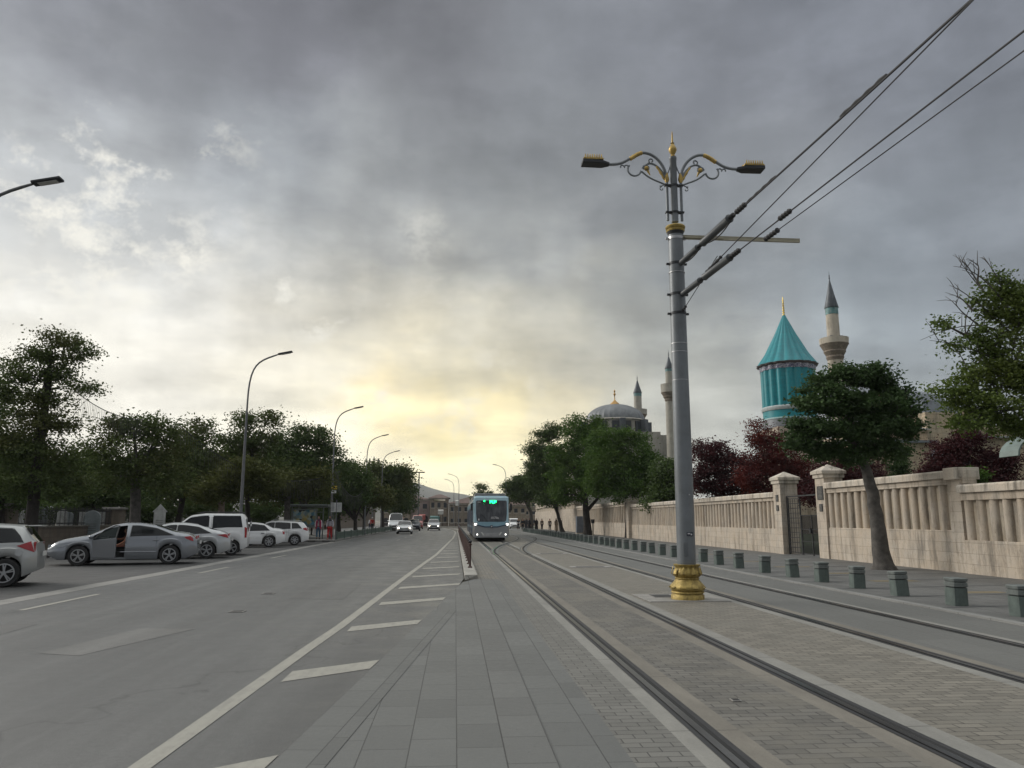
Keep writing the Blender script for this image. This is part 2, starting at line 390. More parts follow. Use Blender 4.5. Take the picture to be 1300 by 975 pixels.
ribbon('paver_strip',1.18,1.62,-6,30,.004,M_pavg)
ribbon('paver_strip',.5,1.62,30,150,.004,M_pav)
ribbon('slab_paving',.5,1.18,21,30,.004,M_pav)
sub('concrete_strip',1.62,1.80,.004,M_cl); sub('concrete_strip',1.97,2.15,.004,M_cb)
sub('track_paving',2.15,3.06,.004,M_pav1x)
sub('concrete_strip',3.06,3.25,.004,M_cb); sub('concrete_strip',3.46,3.66,.004,M_cl)
sub('centre_paving',3.66,5.32,.004,M_pav2x)
sub('concrete_strip',5.32,5.49,.004,M_cl); sub('concrete_strip',5.70,5.86,.004,M_cb)
sub('concrete_strip',7.22,7.36,.004,M_cl)
M_rub=pm('rail_surround',(.022,.022,.023),.55,scale=5); M_gap=pm('rail_groove',(.008,.008,.008),.8)
M_steel=pm('rail_steel',(.18,.17,.165),.28,1.0,.15,2)
def rail(tr,x,flip=1):
    ribbon('rail_bed',x-.11,x+.09,-6,150,.008,M_rub,tr,4)
    ribbon('rail_groove',x-.002,x+.038,-6,150,.012,M_gap,tr,4)
    ribbon('rail_head',x-.065,x-.004,-6,150,.015,M_steel,tr,4)
for nm,(a,c) in (('near',(1.88,3.36)),('far',(5.60,7.13))):
    t=empty('tram_track',(0,0,0)); struct(t); rail(t,a); rail(t,c)
# crossover between the two tracks
def curve_x(x0,x1,ya,yb):
    def f(Y):
        t=min(1,max(0,(Y-ya)/(yb-ya))); return x0+(x1-x0)*t*t*(3-2*t)
    return f
t=empty('track_crossover',(0,0,0)); struct(t)
for x0,x1 in ((1.88,5.60),(3.36,7.13)):
    f=curve_x(x0,x1,36,72)
    ribbon('rail_bed',lambda Y:f(Y)-.2,lambda Y:f(Y)+.2,36,72,.018,M_cg,t,2)
    ribbon('rail_groove',lambda Y:f(Y)-.05,lambda Y:f(Y)+.06,36,72,.022,M_gap,t,2)
    ribbon('rail_head',lambda Y:f(Y)-.1,lambda Y:f(Y)-.04,36,72,.026,M_steel,t,2)
t=empty('track_crossover',(0,0,0)); struct(t)
for x0,x1 in ((7.13,9.6),):
    f=curve_x(5.60,1.88,74,112)
    ribbon('rail_head',lambda Y:f(Y)-.1,lambda Y:f(Y)-.04,74,112,.026,M_steel,t,2)
b=MB(); b.add([(-4.9,9.9,.003),(-4.35,9.7,.003),(-3.75,11.9,.003),(-4.55,12.0,.003)],[(0,1,2,3)]); struct(b.build('road_patch',asphalt('old_patch',(.135,.134,.127),.2,.55,False)))
b=MB(); b.add([(-3.3,16.2,.003),(-2.2,16.0,.003),(-2.3,19.8,.003),(-3.4,20.1,.003)],[(0,1,2,3)]); b.add([(-7.6,11.2,.003),(-6.2,11.0,.003),(-6.3,12.6,.003),(-7.7,12.8,.003)],[(0,1,2,3)]); struct(b.build('road_patch',asphalt('new_patch',(.098,.098,.094),.2,.6,False)))
# right sidewalk with a low kerb
M_side=slabmat('sidewalk_slabs',.60,.40,(.112,.113,.108),.010,.5,.2,stain=.4)
ribbon('kerb',8.45,8.62,-6,150,.02,M_cl); 
b=MB(); b.b2(8.45,8.62,-6,150,-.05,.03); o=b.build('kerb',concrete('kerb_stone',(.21,.21,.2),bands=.8)); struct(o)
ribbon('sidewalk',8.62,16.0,-6,150,.022,M_side)
ribbon('sidewalk',14.5,16.0,-6,150,.018,M_side)
M_tac=pm('ochre_slabs',(.17,.14,.085),.8,scale=6)
b=MB()
for i in range(9):
    y=13+i*3.1+rng.uniform(-.2,.2)
    b.add([(10.6,y,.026),(11.8,y,.026),(11.8,y+.4,.026),(10.6,y+.4,.026)],[(0,1,2,3)])
struct(b.build('tactile_slabs',M_tac))
b=MB()
for i in range(40):
    y=4+i*1.9
    b.add([(8.65,y,.0255),(14.6,y+.9,.0255),(14.6,y+1.02,.0255),(8.65,y+.12,.0255)],[(0,1,2,3)])
struct(b.build('paving_bands',pm('dark_band',(.075,.078,.078),.75)))
# left sidewalk beyond the parking bay
b=MB(); b.b2(-22,-8.6,57,230,-.1,.12); struct(b.build('sidewalk',slabmat('left_sidewalk_slabs',.5,.5,(.15,.148,.14),.01,.5,.15)))
# garden ground behind the right wall, graveyard ground behind the left wall
M_grs=pm('rough_grass',(.035,.055,.02),.95,var=.5,scale=1.5)
b=MB(); b.b2(16,90,-6,170,-.05,.06); struct(b.build('garden_ground',M_grs))
b=MB(); b.b2(-90,-22.0,-6,230,-.05,.03); struct(b.build('graveyard_ground',pm('bare_soil',(.06,.055,.035),.95,var=.4,scale=.8)))
# painted markings
def paint(name,alpha=.45):
    m,nt,b=newmat(name); p=pos(nt)
    f=noise(nt,mapv(nt,p,(1,.5,1)),9,8,.8); f2=noise(nt,mapv(nt,p,(6,.3,1)),3,5,.7)
    w=ramp(nt,mth(nt,'ADD',mth(nt,'MULTIPLY',f,.7),mth(nt,'MULTIPLY',f2,.3)),.46,.64,.92,alpha)
    c=mixc(nt,w,ROADC,(.31,.30,.26))
    lk(nt,c,b.inputs['Base Color']); b.inputs['Roughness'].default_value=.6; return m
M_paint=paint('worn_road_paint',.5); M_faint=paint('faded_road_paint',.85)
wl=lerp_tab([(5.4,-1.99),(10.06,-1.79),(11.88,-1.69),(23.3,-1.32),(36.3,-.83),(68.7,-.16),(92.8,.02),(330,.02)])
ribbon('edge_line',lambda Y:wl(Y)-.075,lambda Y:wl(Y)+.075,-6,160,.004,M_paint,step=2)
b=MB()
for k in range(-2,24):
    Y=9.17+3.55*k
    xl=wl(Y)+.15
    xr=edge(Y)-.02
    if Y>21: xr=.18
    if xr-xl<.2: continue
    sl=.72*(xr-xl)
    b.add([(xl,Y-sl-.54,.004),(xr-.05,Y-.52,.004),(xr,Y,.004),(xl,Y-sl,.004)],[(0,1,2,3)])
struct(b.build('hatch_marking',M_paint))
b=MB()
for k in range(6,14):
    Y=6.8+k*9.0; b.add([(-4.52+.0*Y,Y,.004),(-4.40,Y,.004),(-4.40,Y+3,.004),(-4.52,Y+3,.004)],[(0,1,2,3)])
struct(b.build('lane_marking',M_faint))
b=MB()
for Y in (14.5,24,33): b.add([(-7.62,Y,.004),(-7.5,Y,.004),(-7.5,Y+3,.004),(-7.62,Y+3,.004)],[(0,1,2,3)])
struct(b.build('lane_marking',M_faint))
# ------------------------------------------------------------ common object materials
M_grey=pm('grey_pole_paint',(.155,.170,.182),.42,.2,.16,2.0,.08,dirt=(.08,.083,.082))
M_gold=pm('gold_paint',(.34,.25,.075),.48,.45,.35,12,.5,dirt=(.10,.065,.02))
M_gold2=pm('weathered_gold',(.42,.29,.09),.45,.6,.3,7,.2,dirt=(.10,.08,.05))
M_dark=pm('dark_metal',(.03,.032,.035),.45,.4,.2)
M_black=pm('black_plastic',(.015,.015,.016),.5)
M_wire=pm('wire_rubber',(.018,.018,.02),.6)
M_lampg=pm('lamp_pole_grey',(.14,.145,.15),.5,.5)
M_insul=pm('insulator_tube',(.06,.066,.07),.45,.1,.15)
M_steelb=pm('steel_band',(.4,.4,.4),.35,.9)
# ------------------------------------------------------------ ornate street lamp with the tram wire anchors
PX,PY=4.62,15.45
lamp=empty('street_lamp',(PX,PY,0),0,'grey twin-arm street lamp with gilded base, collar and scrollwork, anchoring the tram wires','street lamp')
prof=[(.325,0),(.325,.10),(.30,.115),(.30,.13),(.325,.14),(.325,.16),(.30,.175),(.33,.20),(.345,.235),(.325,.28),(.27,.34),(.235,.385),(.228,.40),(.24,.41),(.24,.425),(.225,.435),(.25,.46),(.275,.50),(.262,.55),(.235,.60),(.232,.64),(.262,.665),(.262,.69),(.19,.69)]
b=MB(); n=48; vs=[]
for r,z in prof:
    for k in range(n):
        a=2*PI*k/n; am=0
        if .44<z<.66: am=.045*math.sin((z-.44)/.22*PI)
        elif .2<z<.39: am=.028
        elif z>=.66: am=.02
        rr=r*(1+am*math.cos(9*a+ (z*16 if .44<z<.66 else z*3)))
        vs.append((rr*math.cos(a),rr*math.sin(a),z))
fs=[(i*n+k,i*n+(k+1)%n,(i+1)*n+(k+1)%n,(i+1)*n+k) for i in range(len(prof)-1) for k in range(n)]
b.add(vs,fs); basep=b.build('base',M_gold,lamp,True,angle=60)
for k in range(9):
    a=2*PI*k/9
    for (zz,rr,h,w) in ((.45,.262,.19,.055),(.205,.325,.13,.06)):
        pts=[]; ca,sa=math.cos(a),math.sin(a); t=(-sa,ca)
        L=[(0,rr-.02,.25),(.3,rr+.036,1),(.65,rr+.018 if zz>.4 else rr-.045,.8),(1,rr-.0 if zz>.4 else rr-.085,.1)]
        vv=[];
        for (q,r_,ww) in L:
            for sgn in (-1,0,1):
                r2=r_+(.014 if sgn==0 else 0)
                vv.append((ca*r2+t[0]*w*ww*sgn,sa*r2+t[1]*w*ww*sgn,zz+h*q))
        b=MB(); b.add(vv,[(3*i+j,3*i+j+1,3*i+j+4,3*i+j+3) for i in range(3) for j in range(2)]); b.build('acanthus_leaf',M_gold,basep,True)
b=MB(); b.lathe([(.185,.66),(.182,2.5),(.172,4.4),(.170,4.42),(.164,6.3),(.156,7.72),(.10,7.75)],n=32); pole=b.build('pole',M_grey,lamp,True)
b=MB(); b.lathe([(.15,7.66),(.19,7.67),(.20,7.70),(.185,7.72),(.205,7.74),(.215,7.775),(.20,7.80),(.13,7.815),(.06,7.82)],n=32); b.build('collar',M_gold,lamp,True)
b=MB(); b.lathe([(.158,7.60),(.182,7.66),(.186,7.68),(.15,7.68)],n=32); b.build('collar_rim',M_dark,lamp,True)
b=MB(); b.lathe([(.075,7.9),(.072,9.33),(.08,9.34),(.08,9.40),(.03,9.41)],n=20); b.build('upper_pole',M_grey,lamp,True)
for s in (-1,1):
    b=MB(); b.tube([(s*.155,0,7.93),(s*.155,0,8.86)],.030,10); b.build('side_tube',M_grey,lamp,True)
for z in (8.12,8.74):
    b=MB(); b.box((0,0,z),(.40,.10,.03)); b.lathe([(.095,z-.02),(.095,z+.02)],n=16); b.build('tube_clamp',M_dark,lamp)
b=MB(); b.lathe([(.05,9.40),(.062,9.42),(.05,9.44),(.035,9.46),(.06,9.50),(.088,9.56),(.088,9.60),(.06,9.66),(.03,9.72),(.045,9.735),(.02,9.75),(.012,9.98),(.004,10.02)],n=20); b.build('finial',M_gold2,lamp,True)
def arc(cx,cz,r,a0,a1,n=14,r1=None):
    return [(cx+(r+((r1 if r1 is not None else r)-r)*i/n)*math.cos(R(a0+(a1-a0)*i/n)),0,cz+(r+((r1 if r1 is not None else r)-r)*i/n)*math.sin(R(a0+(a1-a0)*i/n))) for i in range(n+1)]
def bez(pts,n=16):
    out=[]
    for i in range(n+1):
        t=i/n; q=[Vector(p) for p in pts]
        while len(q)>1: q=[a.lerp(c,t) for a,c in zip(q,q[1:])]
        out.append(q[0])
    return out
for s in (-1,1):
    S=lambda P_:[(s*p[0],p[1],p[2]) for p in P_]
    b=MB()
    main=bez([(.155,0,8.86),(.17,0,9.32),(.55,0,9.62),(.85,0,9.42)],16)+bez([(.85,0,9.42),(1.05,0,9.27),(1.14,0,9.18),(1.42,0,9.18)],8)[1:]
    b.tube(S(main),[.034]*len(main),8); arm=b.build('arm',M_grey,lamp,True)
    b=MB()
    b.tube(S(bez([(.16,0,8.83),(.22,0,9.1),(.45,0,9.36),(.62,0,9.26),(.66,0,9.1)],14)),.024,6)
    b.tube(S(arc(.60,9.12,.085,0,330,14,.03)),.020,6)
    b.tube(S(bez([(.16,0,8.74),(.4,0,8.86),(.52,0,8.86),(.70,0,9.04)],10)),.020,6)
    b.tube(S(arc(.865,9.08,.145,190,400,16)),.022,6)
    b.tube(S(arc(.49,9.30,.06,-60,250,12,.025)),.018,6)
    b.tube(S(bez([(.17,0,8.80),(.22,0,8.72),(.32,0,8.72)],5)),.012,6); b.tube(S(arc(.27,8.66,.05,90,-200,10,.02)),.012,6)
    b.tube(S(arc(1.04,9.13,.045,160,-20,8)),.016,5); b.tube(S(arc(1.13,9.13,.04,160,-20,8)),.016,5)
    b.tube(S(bez([(.04,0,9.32),(.08,0,9.12),(.14,0,9.0)],6)),.014,6)
    b.build('scroll',M_grey,arm,True)
    b=MB()
    b.tube(S(bez([(.66,0,9.485),(.78,0,9.47),(.90,0,9.36),(.98,0,9.31)],8)),[.02,.05,.045,.05,.045,.05,.045,.05,.02],8)
    b.sphere((s*.60,0,9.12),.055,10,6)
    b.tube(S([(.57,0,9.07),(.52,0,8.96)]),[.03,.008],6)
    b.tube(S(bez([(.2,0,8.86),(.26,0,9.02),(.40,0,9.22)],6)),[.012,.03,.022,.034,.022,.03,.01],6)
    b.tube(S([(.155,0,8.80),(.155,0,8.88),(.155,0,9.02)]),[.03,.06,.03],8)
    b.build('gilding',M_gold2,arm,True)
    b=MB()
    hx=1.42
    b.add([(s*hx,-.05,9.15),(s*hx,.05,9.15),(s*hx,.05,9.21),(s*hx,-.05,9.21),
           (s*(hx+.15),-.13,9.145),(s*(hx+.15),.13,9.145),(s*(hx+.15),.13,9.215),(s*(hx+.15),-.13,9.215),
           (s*(hx+.60),-.14,9.155),(s*(hx+.60),.14,9.155),(s*(hx+.60),.14,9.235),(s*(hx+.60),-.14,9.235)],
          [(0,3,2,1),(0,1,5,4),(1,2,6,5),(2,3,7,6),(3,0,4,7),(4,5,9,8),(5,6,10,9),(6,7,11,10),(7,4,8,11),(8,9,10,11)])
    hd=b.build('lamp_head',M_dark,lamp,bevel=.01)
    b=MB()
    b.box((s*(hx+.365),0,9.25),(.44,.27,.03))
    for k in range(8): b.tube([(s*(hx+.19+k*.05),-.12,9.26),(s*(hx+.19+k*.05),-.12,9.35)],[.022,.008],5); b.tube([(s*(hx+.19+k*.05),.12,9.26),(s*(hx+.19+k*.05),.12,9.35)],[.022,.008],5)
    b.build('gilt_crest',M_gold2,hd)
for z,r in ((6.95,.166),(6.27,.170),(5.85,.172),(7.52,.165)):
    b=MB(); b.lathe([(r-.004,z-.03),(r,z-.03),(r,z+.03),(r-.004,z+.03)],n=28); 
    for s in (-1,1): b.box((s*(r+.03),0,z),(.05,.05,.04))
    b.build('pole_clamp',M_dark if z<7.5 else M_steelb,lamp)
for z in (6.75,5.2,4.42,5.02):
    b=MB(); b.lathe([(.160,z-.006),(.1735,z-.006),(.1735,z+.006),(.160,z+.006)],n=28); b.build('pole_band',M_steelb,lamp)
b=MB(); b.box((.03,-.184,1.28),(.13,.012,.075)); st=b.build('sticker',pm('sticker_dark',(.03,.035,.05),.5),lamp); 
b=MB(); b.box((.01,-.192,1.29),(.05,.004,.02)); b.box((.06,-.192,1.275),(.03,.004,.03)); b.build('sticker_print',pm('sticker_white',(.5,.5,.52),.5),st)
b=MB(); b.prism([(-.11+.0,.85),(-.01,.85),(-.01,1.12),(-.11,1.12)],-.187,-.172,'Y'); b.build('access_hatch',pm('hatch_grey',(.13,.142,.152),.5,.2),lamp,bevel=.004)
b=MB(); b.box((.05,-.18,2.06),(.025,.02,.025)); b.build('bolt',M_steelb,lamp)
b=MB(); b.box((1.45,.0,7.56),(2.6,.05,.075)); b.box((1.45,-.025,7.60),(2.6,.012,.012)); b.box((.6,-.06,7.545),(.85,.04,.03)); b.build('bracket_beam',pm('beige_beam',(.30,.28,.21),.6,0),lamp)
lamp.rotation_euler=(0,.005,0)
# ------------------------------------------------------------ overhead wires
def ins_wire(label,P0,far,I,sag,thick=.012,extra=None,run=40):
    """tension wire from the pole clamp with insulator tubes at fractions of metres I"""
    P0=Vector(P0); d=(Vector(far)-P0); L=d.length; d.normalize(); end=P0+d*run
    t=empty('overhead_wire',P0,0,label,'tram wire','tram wires running overhead from the lamp post')
    b=MB(); pts=[]
    for i in range(25):
        q=i/24; p=d*run*q; p.z-=sag*4*q*(1-q); pts.append(p)
    b.tube(pts,thick,6); b.build('cable',M_wire,t)
    for (a,c,r,kind) in I:
        b=MB(); A=d*a; B=d*c
        if kind=='tube': b.tube([A,A+d*.03,A+d*.05,B-d*.05,B-d*.03,B],[r*.5,r*1.12,r,r,r*1.12,r*.5],12); b.build('insulator',M_insul,t,True)
        else:
            nn=7; rr=[r*(1.0 if k%2 else .55) for k in range(nn+2)]; b.tube([A.lerp(B,k/(nn+1)) for k in range(nn+2)],rr,8); b.build('fitting',M_black,t,True)
    if extra:
        for a,c,dz in extra:
            b=MB(); b.tube(bez([d*a,d*(a*.7+c*.3)+Vector((0.02,0,-dz)),d*(a*.3+c*.7)+Vector((0.02,0,-dz)),d*c],10),.013,6); b.build('jumper_loop',M_wire,t,True)
    return t
A0=(4.70,15.42,6.93)
ins_wire('thick upper tram wire with two grey insulator tubes at its lamp post end',A0,(5.53,7.21,7.17),
   [(-.06,.04,.04,'f'),(.05,1.02,.062,'tube'),(1.02,1.22,.045,'f'),(1.22,2.45,.075,'tube'),(2.45,2.6,.05,'f'),(2.68,3.05,.055,'f'),(3.1,4.1,.028,'f'),(5.9,6.9,.032,'f')],.05,.018,[(.1,1.2,.12),(1.2,2.6,.18)])
B0=(4.70,15.42,6.24)
ins_wire('lower tram wire with two grey insulator tubes at its lamp post end',B0,(5.74,6.71,6.50),
   [(-.06,.04,.04,'f'),(.05,1.02,.060,'tube'),(1.02,1.18,.045,'f'),(1.18,2.3,.068,'tube'),(2.3,2.65,.055,'f'),(4.0,4.35,.05,'f')],.02,.013)
def plainwire(label,a,far,thick,run,F=()):
    a=Vector(a); d=(Vector(far)-a).normalized(); t=empty('overhead_wire',a,0,label,'tram wire','tram wires running overhead from the lamp post')
    b=MB(); b.tube([Vector((0,0,0)),d*run*.5,d*run],thick,6); b.build('cable',M_wire,t)
    for u,v,r in F:
        b=MB(); b.tube([d*(u+(v-u)*k/8) for k in range(9)],[r*(.55 if k%2 else 1) for k in range(9)],8); b.build('fitting',M_black,t,True)
plainwire('middle tram wire rising from the lower insulator tube beside the lamp post',(4.84,14.15,6.34),(5.50,7.3,7.08),.011,38,[(.05,.7,.035)])
plainwire('thin lowest tram wire ending in a clevis below the tip of the beige beam',(5.30,12.3,6.35),(5.80,6.75,6.33),.009,32,[(0.0,.4,.05)])
plainwire('thin guy wire slanting up from the lowest clamp of the lamp post',(4.70,15.40,5.85),(4.86,14.0,6.36),.008,1.9,[(.0,.25,.035)])
# ------------------------------------------------------------ bollards on the right kerb
M_boll=pm('bollard_green_stone',(.10,.128,.116),.7,0,.2,6,.2,dirt=(.05,.058,.054))
M_bolltop=pm('bollard_top_stone',(.12,.135,.128),.7,0,.25,6,.2)
bol=empty('bollard',(0,0,.025)); b=MB()
b.lathe([(.150,0),(.152,.02),(.148,.30),(.150,.318)],n=24,sq=5); b.build('body',M_boll,bol,True,angle=30)
b=MB(); b.lathe([(.132,.315),(.132,.335)],n=24,sq=5); b.build('neck',M_dark,bol)
b=MB(); b.lathe([(.150,.335),(.156,.345),(.156,.405),(.150,.412),(.140,.415),(.140,.43),(.156,.437),(.160,.48),(.150,.49),(.04,.492)],n=24,sq=5); b.build('cap',M_bolltop,bol,True,angle=30)
bys=[12.29,13.91,15.75,17.52,19.30,20.95,22.8,24.9,26.9,28.73,30.6,32.45,35.3-1.0,36.2,38.0,39.9,41.7,43.5]
while bys[-1]<104: bys.append(bys[-1]+1.85)
for i,y in enumerate(bys):
    o=bol if i==0 else copy_tree(bol)
    tilt=.035*math.sin(i*2.3)
    o.location=(9.2+.03*math.sin(i*5.1),y,.022); o.rotation_euler=(tilt,tilt*.8,R(4)*math.sin(i*1.7))
    lab='square grey-green bollard on the right kerb, '+('cut by the right edge of the photo' if i==0 else ordw(i+1)+' one from the right edge')
    tag(o,lab,'bollard','grey-green bollards along the right kerb')
# ------------------------------------------------------------ drain slots and covers in the track
def plate(label,x0,x1,y0,y1,z,mat,frame=.03,cat='drain cover',grp=None):
    t=empty('drain_cover',((x0+x1)/2,(y0+y1)/2,z),0,label,cat,grp)
    w,d=(x1-x0),(y1-y0)
    b=MB(); b.box((0,0,.002),(w,d,.008)); b.build('frame',pm('cover_frame',(.26,.25,.235),.7),t)
    b=MB()
    b.box((0,0,.007),(w-2*frame,d-2*frame,.004)); b.build('grating',mat,t)
    return t
M_iron=pm('cast_iron',(.05,.048,.045),.55,.5,.3,9)
plate('long iron drain slot between the tracks, the farther of two',3.8,5.25,36.2,36.9,.010,M_iron,.2)
plate('long iron drain slot between the tracks, the nearer of two',3.85,5.2,25.8,26.5,.010,M_iron,.2)
plate('dark square cover let into the paving left of the gilded lamp base',4.02,4.5,15.75,16.35,.016,M_iron,.03)
plate('pale concrete pad around the gilded lamp base',3.75,5.35,15.0,16.55,.008,pm('pad_concrete',(.23,.222,.205),.8,scale=4),.02,'paving pad')
plate('small iron cap in the pavers of the near track',2.42,2.50,6.88,6.96,.010,M_iron,.01)
plate('dark round-cornered cover in the middle of the road, nearer one',-3.85,-3.6,13.9,14.15,.006,M_iron,.03)
plate('dark cover in the middle of the road, farther one',-4.1,-3.85,17.2,17.45,.006,M_iron,.03)
# ------------------------------------------------------------ right stone wall
def stonemat(name,col,bw=.9,bh=.3,joint=.006,axis='X',dirt=.55):
    m,nt,b=newmat(name); p=pos(nt)
    s=N(nt,'ShaderNodeSeparateXYZ'); lk(nt,p,s.inputs[0]); c0=N(nt,'ShaderNodeCombineXYZ')
    lk(nt,mth(nt,'ADD',s.outputs[1],s.outputs[0]),c0.inputs[0]); lk(nt,s.outputs[2],c0.inputs[1])
    br=N(nt,'ShaderNodeTexBrick'); br.offset=.5; br.inputs['Scale'].default_value=1; br.inputs['Brick Width'].default_value=bw; br.inputs['Row Height'].default_value=bh
    br.inputs['Mortar Size'].default_value=joint; br.inputs['Mortar Smooth'].default_value=.3
    br.inputs['Color1'].default_value=rgba([x*.9 for x in col]); br.inputs['Color2'].default_value=rgba([x*1.08 for x in col]); br.inputs['Mortar'].default_value=rgba([x*.5 for x in col])
    lk(nt,c0.outputs[0],br.inputs['Vector']); c=br.outputs['Color']
    a=noise(nt,p,1.3,7,.7); c=mixc(nt,ramp(nt,a,.35,.65,0,.5),c,(col[0]*1.12,col[1]*.98,col[2]*.82))
    d=noise(nt,mapv(nt,p,(1,1,.16)),2.6,7,.75); c=mixc(nt,ramp(nt,d,.48,.64,0,dirt),c,(.09,.08,.065))
    e=noise(nt,p,11,6,.75); c=mixc(nt,ramp(nt,e,.55,.72,0,.55),c,(.13,.11,.085))
    lk(nt,c,b.inputs['Base Color']); b.inputs['Roughness'].default_value=.85
    h=mth(nt,'ADD',mth(nt,'MULTIPLY',br.outputs['Fac'],-.6),mth(nt,'MULTIPLY',noise(nt,p,16,6,.7),.8)); bump(nt,b,h,.6,.02)
    return m
M_niche=stonemat('darker_niche_stone',(.38,.335,.27),9,9,.001,dirt=.8); M_stone=stonemat('limestone_blocks',(.46,.41,.345),dirt=.65); M_cope=stonemat('limestone_coping',(.49,.45,.39),1.6,2.0,.004,dirt=.8); M_col=stonemat('limestone_shafts',(.45,.40,.335),9,9,.001,dirt=.6)  # niche backs: darker base tone and heavier streaks than the shafts
def wall(label,y0,y1,X=15.0,zp=1.18,zt=2.45,zc=2.88,sp=.57,zr=None,cols=True,slope=0):
    t=empty('stone_wall',(X,y0,0),0,label,'stone wall'); L=y1-y0
    b=MB(); b.b2(0,.42,0,L,-.05,zp); b.b2(0,.42,0,L,zt,zc-.24); o=b.build('wall_body',M_stone,t,bevel=.012)
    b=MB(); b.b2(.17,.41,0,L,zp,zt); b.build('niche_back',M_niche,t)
    b=MB(); b.prism([(-.10,zc-.24),(-.10,zc-.05),(-.06,zc),(.48,zc),(.52,zc-.05),(.52,zc-.24)],0,L,'Y'); b.build('coping',M_cope,t,bevel=.01)
    if cols:
        n=max(2,int(L/sp)); k=0
        for i in range(n+1):
            y=.16+(L-.32)*i/n
            if k>=99: break
            b=MB()
            if X<15: b.lathe([(.155,zp),(.155,zt)],(.18,y,0),n=14)
            else: b.lathe([(.15,zp),(.145,zt)],(.18,y,0),n=14)
            b.build('half_column',M_col,t,True); k+=1
    return t
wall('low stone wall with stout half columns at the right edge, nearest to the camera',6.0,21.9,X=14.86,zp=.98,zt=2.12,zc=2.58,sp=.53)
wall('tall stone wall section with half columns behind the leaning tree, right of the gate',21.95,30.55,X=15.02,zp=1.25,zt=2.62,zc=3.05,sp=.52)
b=MB(); 
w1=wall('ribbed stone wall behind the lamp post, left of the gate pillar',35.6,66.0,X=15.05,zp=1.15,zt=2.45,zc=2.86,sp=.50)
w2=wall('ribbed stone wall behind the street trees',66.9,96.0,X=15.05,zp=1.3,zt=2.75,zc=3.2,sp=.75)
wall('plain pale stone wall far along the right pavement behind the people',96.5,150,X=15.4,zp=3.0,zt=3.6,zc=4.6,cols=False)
def pier(label,x,y,w,h,name='stone_pillar',plq=False,cat='pillar',grp=None):
    t=empty(name,(x,y,0),0,label,cat,grp)
    b=MB(); b.box((0,0,h*.44),(w,w,h*.88)); b.build('shaft',M_stone,t,bevel=.015)
    b=MB(); b.box((0,0,h*.90),(w+.12,w+.12,h*.05)); b.box((0,0,h*.935),(w+.24,w+.24,h*.035))
    W=(w+.24)/2; z0=h*.9525; b.add([(-W,-W,z0),(W,-W,z0),(W,W,z0),(-W,W,z0),(0,0,h*1.03)],[(0,1,4),(1,2,4),(2,3,4),(3,0,4)])
    b.build('cap',M_cope,t,bevel=.012)
    if plq:
        for (z,hh,ww) in plq:
            b=MB(); b.box((-w/2-.015,-.05,z),(.03,ww,hh)); pq=b.build('plaque',pm('dark_plaque',(.05,.05,.05),.5,.3,.3,20),t)
            b=MB()
            for k in range(int(hh/.06)): b.box((-w/2-.033,-.05,z+hh/2-.05-k*.055),(.004,ww*.7*(.6+.4*((k*7)%5)/4),.014))
            b.build('inscription',pm('plaque_letters',(.22,.21,.18),.6),pq)
    return t
PW=.78
p1=pier('stone gate pillar with pyramid cap left of the iron gate, next to the lamp post side',15.35,35.2,.82,3.68,plq=[(2.55,.30,.26),(2.1,.26,.24)])
p2=pier('stone gate pillar with pyramid cap and black plaques right of the iron gate',15.35,30.9,.80,3.72,plq=[(2.65,.55,.50),(2.05,.30,.26)])
pier('broad flat stone pier rising from the wall behind the slim tree trunk',15.25,66.4,.9,3.5)
t=empty('wall_end_block',(15.22,22.28,0),0,'square stone block capping the stepped end of the tall wall section','wall block'); b=MB(); b.box((0,0,2.93),(.74,.62,.36)); b.build('block',M_cope,t,bevel=.015); b=MB(); b.box((0,0,1.38),(.56,.56,2.74)); b.build('shaft',M_stone,t)
# gate
gt=empty('iron_gate',(15.2,31.35,0),0,'black iron gate with a tall ladder leaf and a low barred leaf','gate')
L=3.4
b=MB()
for y in (0.05,L-.05): b.b2(-.03,.03,y-.03,y+.03,.02,2.62)
b.b2(-.03,.03,.02,L-.02,2.58,2.64); b.build('frame',M_black,gt)
b=MB()
for y in (L-.15,L-1.35): b.b2(-.025,.025,y-.025,y+.025,.06,2.55)
for k in range(12): z=.12+k*.215; b.b2(-.012,.012,L-1.35,L-.15,z,z+.03)
for k in range(1,5): y=L-.15-k*.24; b.b2(-.008,.008,y-.008,y+.008,.1,2.5)
b.build('tall_leaf',M_black,gt)
b=MB()
for y in (.12,.98,L-1.42): b.b2(-.028,.028,y-.028,y+.028,.06,1.78)
for z in (.1,.62,1.14,1.74): b.b2(-.015,.015,.12,L-1.42,z,z+.035)
for k in range(18): y=.14+k*.1; b.b2(-.012,.012,y-.012,y+.012,.1,1.74)
b.build('low_leaf',M_black,gt); b=MB(); b.box((-.06,1.05,1.1),(.05,.12,.22)); b.build('lock',M_dark,gt)
